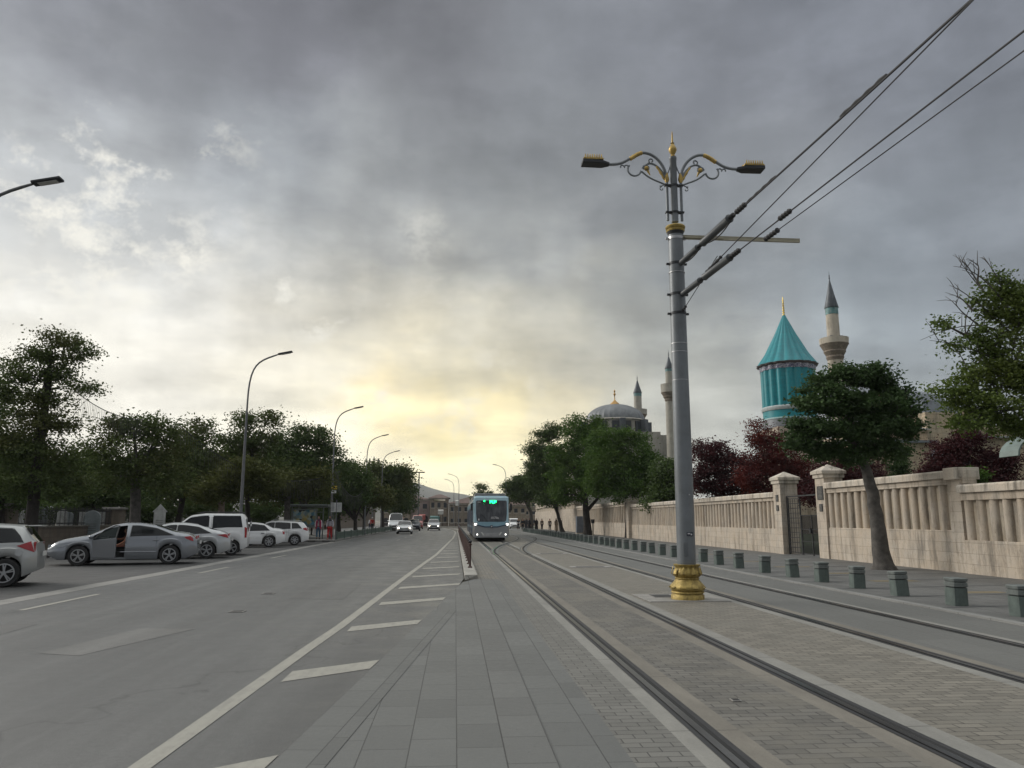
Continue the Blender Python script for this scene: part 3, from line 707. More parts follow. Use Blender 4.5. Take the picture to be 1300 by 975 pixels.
# ------------------------------------------------------------ curved street lamps
def curved_lamp(name='street_lamp',h=9.8,arm=1.75):
    t=empty(name,(0,0,0)); b=MB(); r0=.5
    pts=[(0,0,0),(0,0,3),(0,0,h*.62)]+[tuple(p) for p in bez([(0,0,h*.74),(0,0,h*.95),(arm*.22,0,h*.955),(arm*.8,0,h*.9935)],10)]
    b.tube(pts,[.085,.075,.055]+[.042]*10+[.03],10); b.build('pole',M_lampg,t,True)
    b=MB(); b.box((arm*.8+.32,0,h+.01),(.70,.26,.07),M=Matrix.Rotation(R(-12),3,'Y')); b.build('lamp_head',M_dark,t,bevel=.02)
    b=MB(); b.box((arm*.8+.35,0,h-.035),(.45,.18,.012),M=Matrix.Rotation(R(-12),3,'Y')); b.build('lamp_glass',pm('lamp_glass',(.5,.5,.48),.2),t)
    b=MB(); b.lathe([(.14,0),(.14,.35),(.09,.38)],n=12); b.build('base_sleeve',M_lampg,t,True)
    return t
cl=curved_lamp()
LP=[(-12.5,19.6,0,1.045,'curved lamp whose dark head alone enters the frame at the upper left'),
    (-10.35,38.5,0,1,'tallest looking curved grey street lamp behind the white van'),
    (-9.48,60.5,0,1.045,'curved grey street lamp beside the bus stop, second tall one'),
    (-8.75,76.5,0,1,'curved grey street lamp on the left kerb, beyond the bus shelter'),
    (-8.9,94.5,0,1,'small looking curved street lamp, farthest on the left kerb'),
    (7.6,117,PI,1,'curved street lamp rising behind the tram with its arm to the left'),
    (.6,142,PI,1,'far curved lamp in the road middle, the right one of a close pair'),
    (-.35,161,PI,1,'far curved lamp in the road middle, the left one of a close pair')]
for i,(x,y,rz,s,l) in enumerate(LP):
    o=cl if i==0 else copy_tree(cl); o.location=(x,y,0.02 if i!=0 else -.01); o.rotation_euler=(0,0,rz); o.scale=(s,s,s); tag(o,l,'street lamp','curved grey street lamps')
t=empty('light_mast',(-6.6,140,0),0,'straight grey mast with a flat T shaped head rising over the left lane','light mast')
b=MB(); b.tube([(0,0,0),(0,0,9.9)],[.16,.10],10); b.build('mast',M_lampg,t); b=MB(); b.box((0,0,10),(2.0,.4,.18)); b.build('lamp_bar',M_dark,t)
t=empty('phone_mast',atY(474,610,150).xy.to_3d(),0,'slim antenna mast showing above the left trees','antenna mast')
b=MB(); b.tube([(0,0,0),(0,0,13.6)],[.12,.08],8); b.build('mast',M_lampg,t)
b=MB()
for dx in (-.8,0,.8): b.b2(dx-.12,dx+.12,-.1,.1,11.0,13.2)
b.b2(-.9,.9,-.04,.04,12,12.15); b.build('antenna_panels',M_dark,t)
# ------------------------------------------------------------ divider fence in the middle
ik=MB(); ik.b2(.27,.62,21.2,104,-.02,.11); ik.add([(.27,20.9,-.01),(.62,21.2,-.01),(.62,21.2,.11),(.27,20.95,.08)],[(0,1,2,3)])
struct(ik.build('divider_kerb',concrete('divider_concrete',(.30,.29,.26),bands=1.0),bevel=.02))
dp=empty('divider_post',(0,0,0)); 
M_rust=pm('brown_post_paint',(.075,.045,.038),.6,.2,.35,8)
b=MB(); b.tube([(0,0,0),(0,0,.70)],.034,10); b.lathe([(.055,.68),(.06,.72),(.03,.74)],n=10); b.build('post',M_rust,dp,True)
b=MB(); b.sphere((0,0,.79),.055,10,6); b.build('ball_top',M_dark,dp,True)
b=MB(); b.lathe([(.07,0),(.07,.03),(.05,.05)],n=10); b.build('foot',M_rust,dp)
ys=[24.3+i*2.0 for i in range(39)]
for i,y in enumerate(ys):
    o=dp if i==0 else copy_tree(dp); o.location=(.47-.0005*(y-24),y,.11)
    tag(o,'brown divider post with a dark ball top, '+('nearest of the row in the road middle' if i==0 else ordw(i+1)+' in the row going away'),'post','brown posts dividing road and tram track')
ch=empty('divider_chain',(0.47,24.3,.11),0,'brown railing bars linking the divider posts in the road middle','railing')
for z in (.55,):
    b=MB(); b.tube([(0,0,z),(-.01,76.8,z)],.014,6); b.build('rail_bar',M_rust,ch)
bfar=empty('far_barrier',(0,150,0),0,'pale crowd barrier crossing the far end of the road under the buildings','barrier')
b=MB(); b.b2(-14,6,-.15,.15,.0,.35); b.b2(-14,6,-.04,.04,1.0,1.08); b.build('barrier_base',pm('barrier_pale',(.42,.40,.35),.7),bfar)
b=MB()
for k in range(99): b.b2(-14+k*.2,-14+k*.2+.05,-.03,.03,.3,1.05)
tag(b.build('bars',M_rust,bfar),kind=None)
# ------------------------------------------------------------ left railing on the kerb
M_grn=pm('green_railing_paint',(.075,.115,.095),.55,.1,.25,4)
gr=empty('guard_railing',(0,0,0)); b=MB()
for z in (.06,.50): b.b2(-.02,.02,0,3.9,z,z+.05)
for k in range(40): b.b2(-.012,.012,k*.1,k*.1+.055,.08,.52)
b.build('railing_panel',M_grn,gr)
for y in (0,3.9): b=MB(); b.b2(-.05,.05,y-.05,y+.05,0,.62); b.build('post',M_grn,gr)
for i in range(15):
    o=gr if i==0 else copy_tree(gr); o.location=(-8.75,58.9+i*4.0,.12)
    tag(o,'low green kerb railing panel on the left, '+('nearest to the bus stop' if i==0 else ordw(i+1)+' after the bus stop'),'railing','low green railing panels on the left kerb')
# ------------------------------------------------------------ bus stop
M_sf=pm('shelter_frame',(.17,.19,.185),.45,.4)
m,nt,bb=newmat('shelter_glass'); bb.inputs['Base Color'].default_value=(.25,.3,.3,1); bb.inputs['Roughness'].default_value=.06; bb.inputs['Alpha'].default_value=.3; M_sg=m
sh=empty('bus_shelter',(-11.4,61.2,.12),0,'glass bus shelter with a coloured route poster on its near end','bus shelter')
b=MB()
for x in (-1.2,1.2):
    for y in (0,2.6,5.2): b.b2(x-.04,x+.04,y-.04,y+.04,0,2.45)
b.b2(-1.24,1.24,-.04,.04,2.0,2.06); b.build('frame',M_sf,sh)
b=MB(); b.b2(-1.5,1.6,-.3,5.6,2.46,2.62); b.build('roof',pm('shelter_roof',(.10,.12,.115),.5),sh,bevel=.03)
b=MB(); b.b2(-1.2,-1.18,.05,5.15,.2,2.3); b.build('back_glass',M_sg,sh)
b=MB(); b.b2(-1.15,.75,-.12,-.04,.85,2.3); ps=b.build('poster_case',M_sf,sh)
m,nt,bb=newmat('route_poster'); v=N(nt,'ShaderNodeTexVoronoi'); v.inputs['Scale'].default_value=4.5; lk(nt,objc(nt),v.inputs['Vector'])
cr=N(nt,'ShaderNodeValToRGB'); lk(nt,noise(nt,v.outputs['Color'],2.0,1),cr.inputs[0]); e=cr.color_ramp.elements; e[0].position=.3; e[0].color=(.02,.025,.03,1); e[1].position=.7; e[1].color=(.10,.24,.32,1)
q=e.new(.45); q.color=(.25,.34,.34,1); q=e.new(.55); q.color=(.35,.26,.05,1); q=e.new(.6); q.color=(.05,.12,.16,1)
lk(nt,cr.outputs[0],bb.inputs['Base Color']); bb.inputs['Roughness'].default_value=.3
b=MB(); b.b2(-1.05,.65,-.13,-.125,.95,2.2); b.build('route_poster',m,ps)
b=MB(); b.b2(-1.0,-.55,1.0,4.6,.42,.48); b.build('bench',M_sf,sh)
sg=empty('notice_board',(-8.76,58.2,.12),0,'two panel white timetable board on a thin grey post by the bus stop','notice board')
b=MB(); b.tube([(0,0,0),(0,0,2.9)],.045,8); b.build('post',M_lampg,sg)
for s in (-1,1):
    b=MB(); b.box((s*.21,-.06,2.35),(.36,.03,.68)); q=b.build('board',pm('board_white',(.62,.63,.62),.5),sg)
    b=MB()
    for k in range(8): b.box((s*.21-(.05 if s<0 else 0),-.079,2.62-k*.075),(.22 if s<0 else .28,.004,.03 if s<0 else .012))
    b.build('print',pm('board_print',(.12,.13,.15),.6),q)
bs=empty('bus_stop_sign',(-9.44,60.2,.12),0,'yellow bus stop sign with a white plate beneath it on the lamp pole','bus stop sign')
b=MB(); b.box((.18,-.12,3.88),(.42,.03,.26)); q=b.build('yellow_plate',pm('sign_yellow',(.60,.42,.03),.5),bs)
b=MB(); b.box((.18,-.137,3.88),(.16,.004,.12)); b.box((.12,-.137,3.80),(.04,.004,.04)); b.box((.24,-.137,3.80),(.04,.004,.04)); b.build('bus_symbol',M_black,q)
b=MB(); b.box((.15,-.12,3.55),(.36,.03,.2)); b.build('white_plate',pm('board_white',(.62,.63,.62),.5),bs)
b=MB(); b.box((.0,-.08,3.7),(.05,.05,.7)); b.build('bracket',M_lampg,bs)
# ------------------------------------------------------------ graveyard wall, fence, stones
M_gw=stonemat('grey_brown_masonry',(.16,.135,.11),.55,.22,.008)
t=empty('graveyard_wall',(-21.4,8,0),0,'low grey brown graveyard wall behind the parked cars','stone wall')
b=MB(); b.b2(-.2,.2,0,87,-.05,1.18); b.build('wall_body',M_gw,t); b=MB(); b.b2(-.26,.26,0,87,1.18,1.26); b.build('coping',pm('dark_coping',(.16,.15,.13),.85,scale=5),t)
t=empty('iron_fence',(-21.4,8,1.26),0,'black iron fence standing on the low graveyard wall','fence')
b=MB(); b.b2(-.02,.02,0,86,.10,.15); b.b2(-.02,.02,0,86,.78,.83); b.build('rails',M_black,t)
b=MB()
for k in range(99): 
    y=20+k*.5; b.tube([(0,y,0),(0,y,1.02)],.024,4)
    for q in (.125,.25,.375): b.tube([(0,y+q,.02),(0,y+q,.95)],.015,4)
b.build('bars',M_black,t)
for i,(px,l) in enumerate(((146,'above the grey sedan roof'),(250,'above the white van'),(4,'at the left edge above the silver hatchback'))):
    y=-21.4/ (ray(px,650).x/ray(px,650).y)
    t=empty('fence_pillar',(-21.4,y,0),0,'square masonry fence pillar '+l,'pillar','masonry pillars of the graveyard fence')
    b=MB(); b.box((0,0,1.1),(.95,.95,2.2)); b.build('shaft',M_gw,t,bevel=.02); b=MB(); b.box((0,0,2.27),(1.15,1.15,.14)); b.build('cap',pm('pillar_cap',(.25,.24,.22),.85,scale=5),t,bevel=.02)
wR=empty('ribbed_wall',(-19.6,95,0),0,'tall brown ribbed stone wall behind the left pavement trees','stone wall')
b=MB(); b.b2(-.4,0,0,98,0,4.2); b.build('wall_body',M_gw,wR)
for k in range(64):
    b=MB(); b.b2(0,.14,k*1.5,k*1.5+.5,1.5,4.1); b.build('rib',M_gw,wR)
M_gs=pm('grave_marble',(.42,.43,.42),.7,0,.2,3,dirt=(.16,.17,.15))
M_gs2=pm('grave_grey_stone',(.22,.25,.26),.8,0,.2,3)  # darker blue-grey stone, spread among the marble headstones
def grave(px,py_top,Y,w,kind,mat,lab,i):
    P_=atY(px,py_top,Y); h=P_.z-.03; t=empty('gravestone',(P_.x,Y,.03),R(rng.uniform(-15,15)),lab,'gravestone','gravestones behind the iron fence')
    b=MB(); 
    if kind=='round': pl=[(-w/2,.3),(w/2,.3),(w/2,h-w*.45)]+[(w/2*math.cos(PI*k/8),h-w*.45+w*.45*math.sin(PI*k/8)) for k in range(1,8)]+[(-w/2,h-w*.45)]
    elif kind=='gable': pl=[(-w/2,.3),(w/2,.3),(w/2,h*.8),(w*.65,h*.8),(0,h),(-w*.65,h*.8),(-w/2,h*.8)]
    else: pl=[(-w/2,.3),(w/2,.3),(w/2,h),(-w/2,h)]
    b.prism(pl,-.09,.09,'Y'); hs=b.build('headstone',mat,t,bevel=.015)
    b=MB()
    for k in range(4): b.box((0,-.093,h*.45+k*.12),(w*.6,.005,.03))
    b.build('inscription',pm('grave_letters',(.1,.1,.1),.7),hs)
    b=MB(); b.b2(-w*.7,w*.7,-.9,.25,0,.32); b.build('plinth',mat,t,bevel=.02)
GR=[(12,643,44,.7,'round'),(24,646,48,.6,'sq'),(38,645,46,.8,'round'),(50,643,50,1.0,'round'),(61,642,52,1.1,'round'),(80,647,47,.55,'round'),(88,650,48,.5,'round'),(95,643,55,.9,'gable'),(107,650,50,.5,'sq'),(118,648,47,.9,'round'),(129,649,50,.5,'sq'),(204,640,52,.7,'gable')]
for i,g_ in enumerate(GR):
    grave(*g_,M_gs if i%3 else M_gs2,('pointed white' if g_[4]=='gable' else 'rounded' if g_[4]=='round' else 'square')+' headstone behind the iron fence, '+ordw(i+1)+' from the left edge',i)
# ------------------------------------------------------------ cars
M_tyre=pm('tyre_rubber',(.018,.018,.018),.8); M_rim=pm('alloy_silver',(.45,.46,.47),.3,.8,.1); M_rimd=pm('wheel_dark',(.02,.02,.022),.6)
M_glass=pm('car_glass',(.008,.010,.011),.05,0,.2,1,spec=.45); M_trim=pm('car_trim_black',(.014,.014,.015),.5); M_under=pm('car_underside',(.008,.008,.008),.9)
M_red=pm('tail_light_red',(.30,.012,.016),.12,0,.15,4,coat=.5); M_head=pm('head_light_glass',(.30,.32,.34),.25,.1,.1,4,coat=.2)
M_amber=pm('amber_lens',(.5,.16,.02),.2); M_plate=pm('number_plate',(.6,.6,.58),.5); M_chrome=pm('chrome',(.5,.5,.5),.12,1.0)
def paint_m(name,col,metal=0,rough=.28): return pm(name,col,rough,metal,.05,1.2,coat=.6,dirt=None)
def interp(tab,x):
    if x<=tab[0][0]: return tab[0][1]
    for (a,b_),(c,d) in zip(tab,tab[1:]):
        if x<=c: return b_+(d-b_)*(x-a)/(c-a)
    return tab[-1][1]
def smooth_tab(tab,x,r=.09):
    return sum(interp(tab,x+k*r/3) for k in range(-3,4))/7
def wheel(parent,x,y,r,w,s,spokes=5,twin=True,mat=None):
    Rm=Matrix.Rotation(R(90),3,'X')
    prof=[(r*.62,-w/2),(r*.93,-w/2),(r,-w*.36),(r*1.0,w*.36),(r*.93,w/2),(r*.66,w/2),(r*.62,w*.3)]
    b=MB(); b.lathe(prof,(x,y,r),28,False,rot=Rm); ty=b.build('tyre',M_tyre,None,True,angle=35)
    wh=empty('wheel',(0,0,0)); wh.parent=parent; ty.parent=wh
    b=MB(); b.lathe([(r*.64,-.005),(.02,-.005)],(x,y+s*w*.18,r),24,True,rot=Rm); b.build('brake_disc',M_rimd,wh)
    b=MB(); b.lathe([(r*.60,-.02),(r*.68,-.02),(r*.68,.02),(r*.60,.012)],(x,y+s*w*.46,r),28,False,rot=Rm)
    for k in range(spokes):
        for off in ((-.13,.13) if twin else (0,)):
            a=2*PI*k/spokes+.3+off; 
            b.box((x+math.cos(a)*r*.36,y+s*w*.44,r+math.sin(a)*r*.36),(r*.62,.02,r*.085 if twin else r*.16),M=Matrix.Rotation(-a,3,'Y'))
    b.lathe([(r*.15,-.02),(r*.15,.02)],(x,y+s*w*.46,r),14,True,rot=Rm); b.build('rim',mat or M_rim,wh,True)
def car(name,label,cat,loc,ang,sp,paint,group=None,pv=1):
    """sp: lengths in metres, x forward; belt/top are profile tables"""
    t=empty(name,loc,ang,label,cat,group)
    L=sp['L']; W=sp['W']/2; r=sp.get('r',.32); wx=sp['wheels']; top=sp['top']; belt=sp['belt']; low=sp.get('low',.2)
    n=int(L/.04); X=[-L/2+L*i/n for i in range(n+1)]
    NR=15; secs=[]; info=[]
    for x in X:
        e=min(1,(L/2-abs(x))/sp.get('rnd',.55)); e=max(0,e)
        ww=W*(1-sp.get('tap',.22)*(1-e)**2.2)
        zT=smooth_tab(top,x); zB=min(smooth_tab(belt,x),zT-.035)
        zl=low+(.16 if abs(x)>L/2-.5 else 0)*max(0,(abs(x)-(L/2-.5))/.5)**1.5
        for w_ in wx:
            R_=r+.055; q=R_*R_-(x-w_)**2
            if q>0: zl=max(zl,r+math.sqrt(q))
        zl=min(zl,zB-.05)
        h=zT-zB; tum=sp.get('tum',.42); rw=.06
        w2=ww*.965
        pts=[(ww*.95,zl)]
        for fr,wf in ((.12,.985),(.30,1.0),(.5,1.0),(.62,1.0),(.68,.985),(.86,.975),(1,.965)):
            z=zl+(zB-zl)*fr; pts.append((ww*wf,z))
        lo=min(.035,h*.25); hi=min(.085,h*.45)
        if h>.15: f=lambda z:w2-tum*(z-zB)
        else: f=lambda z:w2-(.9 if h<.12 else .6)*(z-zB)
        pts.append((f(zB+lo),zB+lo)); pts.append((f(zT-hi),zT-hi)); 
        c=f(zT-hi)
        pts.append((c-hi*.55,zT-hi*.28)); pts.append((c*.86-.03,zT)); pts.append((c*.60,zT+.012)); pts.append((c*.3,zT+.018)); pts.append((0,zT+.02))
        secs.append(pts); info.append((x,zl,zB,zT,h,w2))
    V=[];K=2*NR-1
    for x,pts in zip(X,secs):
        # slope the ends: bumper leading in the middle height
        for (y,z) in pts[::1]: V.append((x,y,z))
        for (y,z) in pts[-2::-1]: V.append((x,-y,z))
    # push the ends so the nose/tail are not flat
    for i in range(len(V)):
        x,y,z=V[i]
        e=max(0,1-(L/2-abs(x))/.45)
        if e>0:
            cz=sp.get('bump',.5); k=sp.get('rake',.10)
            x-=math.copysign(1,x)*e*(k*((z-cz)/.35)**2*.5 + .10*(y/W)**2)
            V[i]=(x,y,z)
    groups={}
    wins=sp['win']; ws=sp['ws']; rw_=sp['rw']; tail=sp.get('tail'); headl=sp.get('head')
    door=sp.get('door')
    for i in range(len(X)-1):
        xm=(X[i]+X[i+1])/2
        for k in range(K-1):
            kk=k if k<NR-1 else K-2-k
            a=i*K+k; f=(a,a+1,a+K+1,a+K)
            zc=sum(V[j][2] for j in f)/4; yc=sum(V[j][1] for j in f)/4
            key='body'; h=min(info[i][4],info[i+1][4])
            if False: pass
            elif kk>=11 and ws[0]<=xm<=ws[1]: key='windscreen'
            elif kk==10 and ws[0]+.06<=xm<=ws[1]-.04: key='windscreen'
            elif kk>=11 and rw_[0]<=xm<=rw_[1]: key='rear_window'
            elif False and tail[0]+(zc-tail[2])*tail[4]*0<=xm<=tail[1]-(tail[3]-zc)*tail[4] and tail[2]<=zc<=tail[3] and kk<=9: key='tail_light'
            elif False and headl[0]+(zc-headl[2])*-.6<=xm<=headl[1] and headl[2]<=zc<=headl[3] and kk<=9: key='headlight'
            elif sp.get('trim') and kk<=0: key='sill_trim'
            if door and yc>0 and door[0]<=xm<=door[1] and (kk<=8) : 
                continue
            groups.setdefault(key,[]).append(f)
    body_caps=[tuple(range(K)),tuple(range(len(V)-K,len(V)))[::-1]]
    mm={'body':paint,'side_window':M_glass,'windscreen':M_glass,'rear_window':M_glass,'tail_light':M_red,'headlight':M_head,'sill_trim':M_trim}
    for key,fs in groups.items():
        if key=='body': fs=fs+body_caps
        # split left/right parts for windows and lights
        sides=[('',fs)]
        if key in('tail_light','headlight','side_window'):
            sides=[('l',[f for f in fs if V[f[0]][1]>0]),('r',[f for f in fs if V[f[0]][1]<=0])]
        for _,ff in sides:
            if not ff: continue
            used=sorted({j for f in ff for j in f}); mp={j:i for i,j in enumerate(used)}
            b=MB(); b.add([V[j] for j in used],[tuple(mp[j] for j in f) for f in ff]); b.build(key,mm[key],t,True,angle=32)
    def push(x,y,z):
        e=max(0,1-(L/2-abs(x))/.45)
        if e>0: x-=math.copysign(1,x)*e*(sp.get('rake',.10)*((z-sp.get('bump',.5))/.35)**2*.5+.10*(y/W)**2)
        return x,y,z
    def ys(x,z):
        q=(x+L/2)/L*n; i=min(len(X)-2,max(0,int(q))); fr=min(1,max(0,q-i)); out=[]
        for pts in (secs[i],secs[i+1]):
            v=pts[0][0]
            for (y0,z0),(y1,z1) in zip(pts,pts[1:]):
                if z0<=z<=z1 and z1>z0: v=y0+(y1-y0)*(z-z0)/(z1-z0); break
            else: v=pts[0][0] if z<pts[0][1] else pts[9][0]
            out.append(v)
        return out[0]*(1-fr)+out[1]*fr
    def patch(nm,mat,s,bot,top_,off=.006,nx=14,nz=6,par=t):
        # bot/top_: ((xa,za),(xb,zb)); z may be a function of x
        vs=[];
        for j in range(nz+1):
            for i in range(nx+1):
                f=i/nx; g_=j/nz
                xb=bot[0][0]+(bot[1][0]-bot[0][0])*f; xt=top_[0][0]+(top_[1][0]-top_[0][0])*f
                zb_=bot[0][1](xb) if callable(bot[0][1]) else bot[0][1]+(bot[1][1]-bot[0][1])*f
                zt=top_[0][1](xt) if callable(top_[0][1]) else top_[0][1]+(top_[1][1]-top_[0][1])*f
                x=xb+(xt-xb)*g_; z=zb_+(zt-zb_)*g_; y=ys(x,z)+off
                x,y,z=push(x,y,z); vs.append((x,s*y,z))
        fs=[(j*(nx+1)+i,j*(nx+1)+i+1,(j+1)*(nx+1)+i+1,(j+1)*(nx+1)+i) for j in range(nz) for i in range(nx)]
        b=MB(); b.add(vs,fs); o=b.build(nm,mat,par,True); return o
    zbl=lambda x: min(smooth_tab(belt,x),smooth_tab(top,x)-.035)+.03
    zto=lambda x: max(smooth_tab(top,x)-.085,zbl(x)+.01)
    for (xa,xb,xc,xd) in wins:
        for s in (1,-1):
            if door and s==1 and xb>.5: continue
            patch('window_surround',M_trim,s,((xa-.03,lambda x:zbl(x)-.012),(xb+.03,0)),((xc-.03,lambda x:zto(x)+.014),(xd+.03,0)),.003)
            patch('side_window',M_glass,s,((xa,zbl),(xb,0)),((xc,zto),(xd,0)),.008)
    for s in (1,-1):
        if tail: 
            o=patch('tail_light',M_red,s,((tail[0][0],tail[0][1]),(tail[1][0],tail[1][1])),((tail[2][0],tail[2][1]),(tail[3][0],tail[3][1])),.008)
            # the part that wraps onto the tail
            z0,z1=tail[0][1],tail[2][1]; yy=ys(-L/2+.03,(z0+z1)/2); x_e=push(-L/2,yy,(z0+z1)/2)[0]
            b=MB(); b.box((x_e+.01+.02,s*(yy-.10),(z0+z1)/2),(.05,.24,abs(z1-z0)*.9)); b.build('tail_light_wrap',M_red,o,bevel=.01)
        if headl:
            patch('headlight',M_head,s,((headl[0][0],headl[0][1]),(headl[1][0],headl[1][1])),((headl[2][0],headl[2][1]),(headl[3][0],headl[3][1])),.008)
            yy=ys(L/2-.03,headl[1][1]); b=MB(); b.box((push(L/2,yy,headl[1][1])[0]-.03,s*(yy-.16),(headl[1][1]+headl[3][1])/2),(.05,.32,.11)); b.build('headlight_front',M_head,t,bevel=.01)
    # underside & wheel housings
    b=MB(); zu=low+.02
    for q in range(len(X)-1): pass
    b.b2(-L/2+.35,L/2-.35,-W+.28,W-.28,low,.62)
    b.b2(wx[0]+r+.07,wx[1]-r-.07,-W+.09,W-.09,low-.02,.5) if not door else b.b2(wx[0]+r+.07,wx[1]-r-.07,-W+.09,W-.16,low-.02,low+.08)
    b.build('underbody',M_under,t)
    # b pillar strips, door seams, handles, mirrors
    def yside(x,z):
        i=min(len(X)-1,max(0,int(round((x+L/2)/L*n)))); pts=secs[i]
        for (y0,z0),(y1,z1) in zip(pts,pts[1:]):
            if z0<=z<=z1 and z1>z0: return y0+(y1-y0)*(z-z0)/(z1-z0)
        return pts[7][0]
    for s in (1,-1):
        b=MB()
        for sx,za,zb_ in sp.get('seams',[]):
            if door and s==1 and door[0]-.1<sx<door[1]+.1: continue
            zz=[za+(zb_-za)*q/6 for q in range(7)]
            b.tube([(sx,s*(yside(sx,z)+.000),z) for z in zz],.006,4)
        if b.v: b.build('door_gap',M_under,t)
        for hx in sp.get('handles',[]):
            if door and s==1 and door[0]<hx<door[1]: continue
            z=sp.get('hz',.82); b=MB(); b.box((hx,s*(yside(hx,z)+.012),z),(.19,.03,.035)); b.build('door_handle',sp.get('hmat',paint),t,bevel=.008)
        mx=sp.get('mirror')
        if mx is not None and not (door and s==1):
            z=interp(belt,mx)+.08; b=MB(); b.sphere((mx,s*(W*.965+.10),z+.03),.10,10,7,(.75,1.0,.7)); b.tube([(mx,s*W*.9,z-.03),(mx,s*(W*.965+.06),z)],.025,6); b.build('mirror',sp.get('mmat',paint),t,True)
        if sp.get('mould'):
            z=sp['mould']; b=MB()
            x0,x1=wx[0]+r+.1,wx[1]-r-.1
            pts=[(x0+(x1-x0)*q/8,s*(yside(x0+(x1-x0)*q/8,z)+.004),z) for q in range(9)]; b.tube(pts,.014,5); b.build('side_moulding',sp.get('moumat',M_chrome),t)
    for x in wx:
        for s in (1,-1): wheel(t,x,s*(W-.115),r,.2,s,sp.get('spokes',5),sp.get('twin',True))
    # plate, grille
    b=MB(); b.box((-L/2+.02-.01,0,sp.get('plz',.75)),(.03,.5,.11)); b.build('number_plate',M_plate,t)
    b=MB(); b.box((L/2-.035,0,sp.get('fplz',.45)),(.03,.5,.11)); b.build('number_plate',M_plate,t)
    b=MB(); b.box((L/2-.03,0,.60),(.03,.75,.10)); b.box((L/2-.035,0,.34),(.03,1.1,.14)); b.build('grille',M_trim,t)
    return t
SED=dict(L=4.95,W=1.83,r=.335,wheels=(-1.50,1.42),low=.20,
  top=[(-2.42,.86),(-2.30,1.03),(-1.9,1.10),(-1.62,1.14),(-1.0,1.36),(-.45,1.45),(.05,1.455),(.45,1.38),(1.15,1.03),(1.5,.98),(2.0,.88),(2.30,.76),(2.48,.60)],
  belt=[(-2.4,.96),(-1.6,1.0),(-.5,.98),(1.1,.90),(1.6,.84),(2.2,.70),(2.4,.56)],
  win=[(-1.62,-.20,-1.05,-.22),(-.08,1.02,-.12,.46)],ws=(.42,1.18),rw=(-1.72,-.98),tail=((-2.36,.80),(-2.02,.90),(-2.34,1.0),(-1.96,.97)),head=((1.92,.64),(2.36,.60),(1.72,.74),(2.32,.72)),
  seams=[(-.13,.3,1.38),(-1.05,.62,.98),(1.02,.3,.92)],handles=(-1.02,.12),hz=.86,mirror=.80,mould=.46)
M_sgrey=paint_m('steel_grey_paint',(.25,.265,.285),.5,.26); M_silver=paint_m('silver_paint',(.40,.41,.40),.45,.3); M_white=paint_m('white_car_paint',(.70,.71,.71),0,.3); M_dk=paint_m('dark_blue_grey_paint',(.03,.035,.045),.3,.3); M_silver2=paint_m('light_silver_paint',(.46,.475,.48),.4,.3)
ANG=R(193.5)
def place(xr,yr,xf,yf,wr,wf):
    """put a car so its rear/front wheel contact points fall near the two ground points"""
    a=math.atan2(yf-yr,xf-xr); return a
# open-door sedan
sp=dict(SED); sp['door']=(-.05,1.0)
rx,ry=-10.35,29.0; a=ANG
offx=-1.42; W2=.80
def car_loc(wx_rear,yv,a,P0):   # world loc from the visible rear wheel ground point (left side, local y=+)
    c,s=math.cos(a),math.sin(a); return (P0[0]-(wx_rear*c-yv*s),P0[1]-(wx_rear*s+yv*c),0)
loc=car_loc(-1.50,.9,a,(-10.22,29.0))
sed=car('parked_sedan','steel grey sedan parked on the left with its driver door standing open','car',(loc[0],loc[1],-.008),a,sp,M_sgrey,'cars parked in the bay on the left')
# interior + door
M_int=pm('cabin_dark',(.02,.021,.023),.8); M_seat=pm('seat_cloth',(.045,.047,.05),.85,scale=8); M_doortrim=pm('door_trim_grey',(.045,.05,.058),.6,scale=5)
b=MB(); b.b2(-1.3,1.25,-.80,-.76,.3,.97); b.b2(-1.3,1.25,-.78,.70,.28,.32); b.b2(1.0,1.06,-.78,.80,.3,.92); b.b2(-1.32,-1.28,-.78,.8,.3,1.05); b.build('cabin',M_int,sed)
b=MB(); b.b2(.72,1.02,-.74,.72,.62,.95); b.build('dashboard',M_int,sed,bevel=.03)
b=MB(); Rm=Matrix.Rotation(R(65),3,'Y'); b.lathe([(.17,-.012),(.19,0),(.17,.012)],(.66,.36,.86),20,False,rot=Rm); b.build('steering_wheel',M_black,sed,True)
for y in (-.38,.38):
    for x0 in (-.05,-.95):
        b=MB(); b.box((x0+.25,y,.50),(.52,.50,.16)); b.box((x0-.06,y,.82),(.14,.48,.60),M=Matrix.Rotation(R(-14),3,'Y')); b.box((x0-.17,y,1.20),(.08,.24,.18)); b.build('seat',M_seat,sed,bevel=.04)
b=MB(); 
for x in (1.01,): b.b2(x-.02,x+.03,.72,.86,.25,.90)
b.b2(-.10,-.04,.80,.90,.24,.98); b.b2(-.1,1.02,.72,.90,.20,.27)
b.tube([(-.07,.86,.95),(-.12,.68,1.36)],.03,6); b.build('door_frame',M_sgrey,sed)
dr=empty('driver_door',(1.0,.86,0)); dr.parent=sed; dr.rotation_euler=(0,0,R(-33))
b=MB(); b.prism([(-.98,.27),(0,.27),(.0,.86),(-.98,.95)],-.02,.035,'Y'); b.build('outer_panel',M_sgrey,dr,bevel=.01)
b=MB(); b.prism([(-.95,.29),(-.03,.29),(-.03,.85),(-.95,.93)],-.075,-.021,'Y'); tr_=b.build('inner_trim',M_doortrim,dr,bevel=.012)
b=MB(); b.b2(-.75,-.2,-.11,-.076,.60,.65); b.b2(-.85,-.15,-.10,-.076,.32,.46); b.build('armrest',M_int,tr_)
b=MB(); b.tube([(0,.0,.87),(-.42,-.08,1.22),(-.80,-.13,1.37),(-.97,-.13,1.36),(-.98,0,.95)],.022,6); b.build('window_frame',M_trim,dr)
